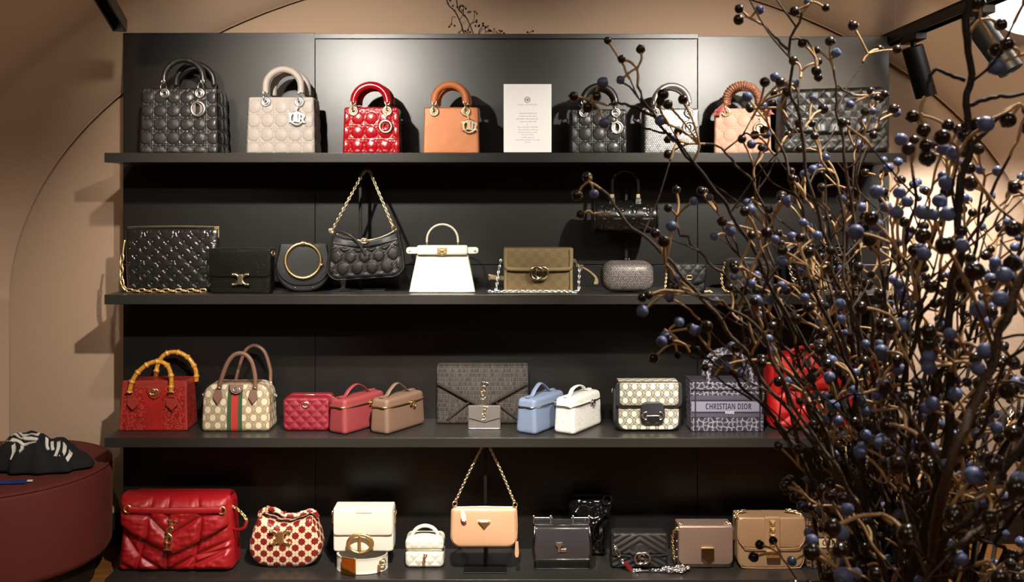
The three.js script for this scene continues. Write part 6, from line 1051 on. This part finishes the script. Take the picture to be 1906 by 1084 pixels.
  hand([[1640, 780], [1560, 520], [1512, 350], [1482, 205], [1468, 90], [1492, 25]], 1.15, 0.005, 0.0016, { from: 0.45, step: 0.07, noTip: true, twigs: [{ pts: [[1466, 92, 1.15], [1440, 66, 1.15], [1418, 45, 1.15]], r: 0.0018 }, { pts: [[1470, 70, 1.15], [1500, 76, 1.15], [1512, 88, 1.15]], r: 0.0016 }], clusters: [{ at: [1418, 45], to: [1408, 40], z: 1.15, b: [[1380, 20, 0], [1380, 34, 0], [1408, 22, 1]] }, { at: [1492, 25], to: [1500, 15], z: 1.15, b: [[1532, 12, 0], [1508, 3, 1], [1486, 18, 0]] }, { at: [1512, 88], to: [1514, 95], z: 1.15, b: [[1498, 85, 0], [1520, 125, 0], [1522, 138, 0]] }] });
  hand([[1650, 760], [1605, 520], [1572, 330], [1560, 200], [1552, 130]], 1.2, 0.005, 0.0016, { from: 0.4, step: 0.06, noTip: true, twigs: [{ pts: [[1560, 160, 1.2], [1578, 172, 1.2], [1592, 178, 1.2]], r: 0.0015 }], clusters: [{ at: [1552, 130], to: [1549, 122], z: 1.2, b: [[1545, 84, 0], [1554, 104, 1], [1524, 96, 0]] }, { at: [1592, 178], to: [1600, 178], z: 1.2, b: [[1624, 172, 0], [1640, 175, 0], [1588, 192, 1], [1622, 202, 1]] }] });
  hand([[1745, 880], [1772, 600], [1790, 380], [1800, 250], [1803, 120], [1808, -30]], 0.92, 0.0062, 0.0032, { from: 0.55, step: 0.16, noTip: true, size: 0.007, twigs: [{ pts: [[1801, 196, 0.92], [1845, 182, 0.92], [1880, 178, 0.92], [1925, 172, 0.92]], r: 0.0026 }, { pts: [[1796, 150, 0.92], [1762, 136, 0.92], [1742, 130, 0.92], [1728, 150, 0.92], [1722, 180, 0.92]], r: 0.0022 }, { pts: [[1790, 290, 0.92], [1830, 250, 0.92], [1868, 208, 0.92]], r: 0.0026 }],
    clusters: [{ at: [1722, 180], to: [1720, 188], z: 0.92, size: 0.0074, b: [[1708, 214, 0], [1714, 234, 0], [1756, 230, 0], [1722, 262, 0], [1724, 282, 0]] }, { at: [1868, 208], to: [1876, 204], z: 0.92, size: 0.0076, b: [[1884, 214, 0], [1916, 226, 0], [1830, 228, 0]] }, { at: [1806, 60], to: [1812, 52], z: 0.92, size: 0.0076, b: [[1822, 16, 0], [1855, 42, 0], [1850, 84, 0]] }, { at: [1925, 90], to: [1915, 95], z: 0.9, size: 0.0078, b: [[1866, 118, 1], [1884, 88, 0]] }, { at: [1788, 320], to: [1780, 310], z: 0.92, size: 0.0078, b: [[1790, 262, 0], [1778, 290, 1], [1764, 330, 1]] }] });
  hand([[1560, 960], [1440, 780], [1350, 690], [1285, 645]], 1.12, 0.0042, 0.0016, { from: 0.5, step: 0.11, noTip: true, twigs: [{ pts: [[1310, 662, 1.12], [1285, 640, 1.12], [1262, 634, 1.12]], r: 0.0016 }, { pts: [[1400, 745, 1.12], [1352, 715, 1.12], [1330, 700, 1.12]], r: 0.0015 }], clusters: [{ at: [1285, 645], to: [1270, 642], z: 1.12, b: [[1222, 662, 0], [1260, 656, 0]] }, { at: [1262, 634], to: [1255, 628], z: 1.12, b: [[1258, 604, 1], [1238, 618, 1], [1280, 612, 0]] }, { at: [1330, 700], to: [1335, 692], z: 1.12, b: [[1318, 684, 0], [1346, 684, 1], [1372, 692, 1], [1410, 670, 0]] }] });
  hand([[1590, 900], [1450, 660], [1360, 530], [1300, 470], [1262, 425]], 1.18, 0.0044, 0.0015, { from: 0.4, step: 0.08 });
  hand([[1620, 850], [1530, 620], [1470, 480], [1420, 380], [1370, 300], [1312, 268]], 1.22, 0.0044, 0.0015, { from: 0.4, step: 0.07 });
  hand([[1600, 950], [1500, 790], [1410, 620], [1335, 560], [1275, 545]], 1.02, 0.0044, 0.0016, { from: 0.45, step: 0.1 });
  hand([[1755, 930], [1825, 735], [1880, 580], [1965, 400]], 0.78, 0.0074, 0.003, { from: 0.5, step: 0.09, size: 0.007 });
  hand([[1760, 1040], [1850, 905], [1925, 800], [2010, 700]], 0.8, 0.006, 0.0025, { from: 0.45, step: 0.07, size: 0.007 });
  hand([[1740, 1060], [1830, 985], [1915, 920], [1990, 880]], 0.82, 0.005, 0.002, { from: 0.45, step: 0.06, size: 0.0068 });
  for (const [a, b, Z] of [[1480, 640, 1.25], [1530, 560, 1.3], [1570, 700, 1.2], [1600, 480, 1.38], [1640, 620, 1.25], [1670, 520, 1.1], [1700, 680, 1.35], [1740, 620, 1.2], [1770, 760, 1.3], [1610, 780, 1.05], [1550, 840, 1.15], [1810, 820, 1.25]]) hand([[1650 + (a - 1650) * 0.45, 960, 1.15], [1650 + (a - 1650) * 0.8, (960 + b) / 2, Z], [a, b, Z]], Z, 0.0048, 0.0018, { from: 0.5, step: 0.11, amp: 0.012, bear: 0.5 });
  // the thick of the bush: stems fanned out to many tips
  const tips = [[1345, 420, 1.25], [1405, 335, 1.3], [1440, 250, 1.22], [1420, 470, 1.05], [1490, 390, 1.3], [1530, 300, 1.28], [1590, 300, 1.34], [1610, 240, 1.25], [1640, 350, 1.4], [1660, 420, 1.15], [1700, 330, 1.02], [1640, 500, 0.98], [1725, 400, 1.35], [1750, 500, 0.9], [1800, 450, 1.2], [1830, 350, 1.05], [1880, 290, 1.0], [1850, 480, 1.3], [1905, 420, 0.95], [1950, 520, 1.2], [1910, 600, 0.8], [1980, 640, 1.0], [1960, 780, 0.85], [1940, 900, 0.78], [1990, 960, 1.0], [1580, 560, 1.4], [1510, 520, 1.0], [1380, 600, 1.2], [1560, 350, 1.18], [1540, 620, 1.1], [1700, 560, 1.2], [1450, 600, 1.3], [1800, 640, 1.1], [1870, 400, 1.25], [1760, 330, 1.0], [1890, 700, 1.2], [1680, 480, 0.9], [1840, 560, 0.85], [1780, 700, 0.9], [1930, 480, 0.82]];
  tips.forEach(([a, b, Z], i) => {
    const f = foot(), e = loc(PX(a, b, Z)), n = neck(f), m = n.clone().lerp(e, 0.45).add(V((R() - 0.5) * 0.05, 0.05 + 0.03 * R(), (R() - 0.5) * 0.05)), m2 = n.clone().lerp(e, 0.75).add(V((R() - 0.5) * 0.045, 0.02, (R() - 0.5) * 0.04));
    branch([f, n, m, m2, e], 0.0042 + 0.0014 * R(), 0.0015, { from: 0.34, step: 0.07, amp: 0.011, size: Z < 1 ? 0.0066 : 0.0061, bear: 0.62 });
  });
  // the berries that show largest are parts one by one; the rest are one part
  const eye = camera.position, seen = (w) => { const d = eye.z - w.z, qx = CX + (w.x - eye.x) / d * F, qy = HY - (w.y - eye.y) / d * F; return qx > -20 && qx < 1926 && qy > -20 && qy < 1104; };
  allBerries.forEach((b) => { const w = b.at.clone().add(O); b.px = seen(w) ? b.s / w.distanceTo(eye) : 0; });
  allBerries.sort((a, b) => b.px - a.px);
  const place = (b) => { const m = new THREE.Matrix4().compose(b.at, new THREE.Quaternion().setFromUnitVectors(V(0, 1, 0), b.d), V(b.s, b.s, b.s)); return m; };
  const rest = [];
  allBerries.forEach((b, i) => {
    if (i < 298) { const m = new THREE.Mesh(berryGeo, b.b ? blue : brown); m.name = 'berry'; m.applyMatrix4(place(b)); b.branch.add(m); }
    else { const g = clean(berryGeo.clone().applyMatrix4(place(b))), n = g.attributes.position.count, c = new Float32Array(n * 3), k = b.b ? new THREE.Color(0x66729c) : new THREE.Color(0x2e221b); for (let j = 0; j < n; j++) c.set([k.r, k.g, k.b], j * 3); g.setAttribute('color', new THREE.BufferAttribute(c, 3)); rest.push(g); }
  });
  const rm = new THREE.Mesh(mergeGeometries(rest), phys({ vertexColors: true, roughness: 0.3, clearcoat: 0.35, clearcoatRoughness: 0.2 })); rm.name = 'small_berries'; rm.userData.kind = 'stuff'; plant.add(rm);
  const far = [];
  allStalks.forEach((s) => { const w = s.at.clone().add(O); s.px = seen(w) ? 1 / w.distanceTo(eye) : 0; });
  allStalks.sort((a, b) => b.px - a.px);
  allStalks.forEach((s, i) => { if (i < 250) part('stalk', s.geos, tan, s.branch); else far.push(...s.geos); });
  if (far.length) part('small_stalks', far, tan, plant).userData.kind = 'stuff';
}
scene.traverse((o) => { if (o.isMesh) o.castShadow = o.receiveShadow = true; });
renderer.render(scene, camera);
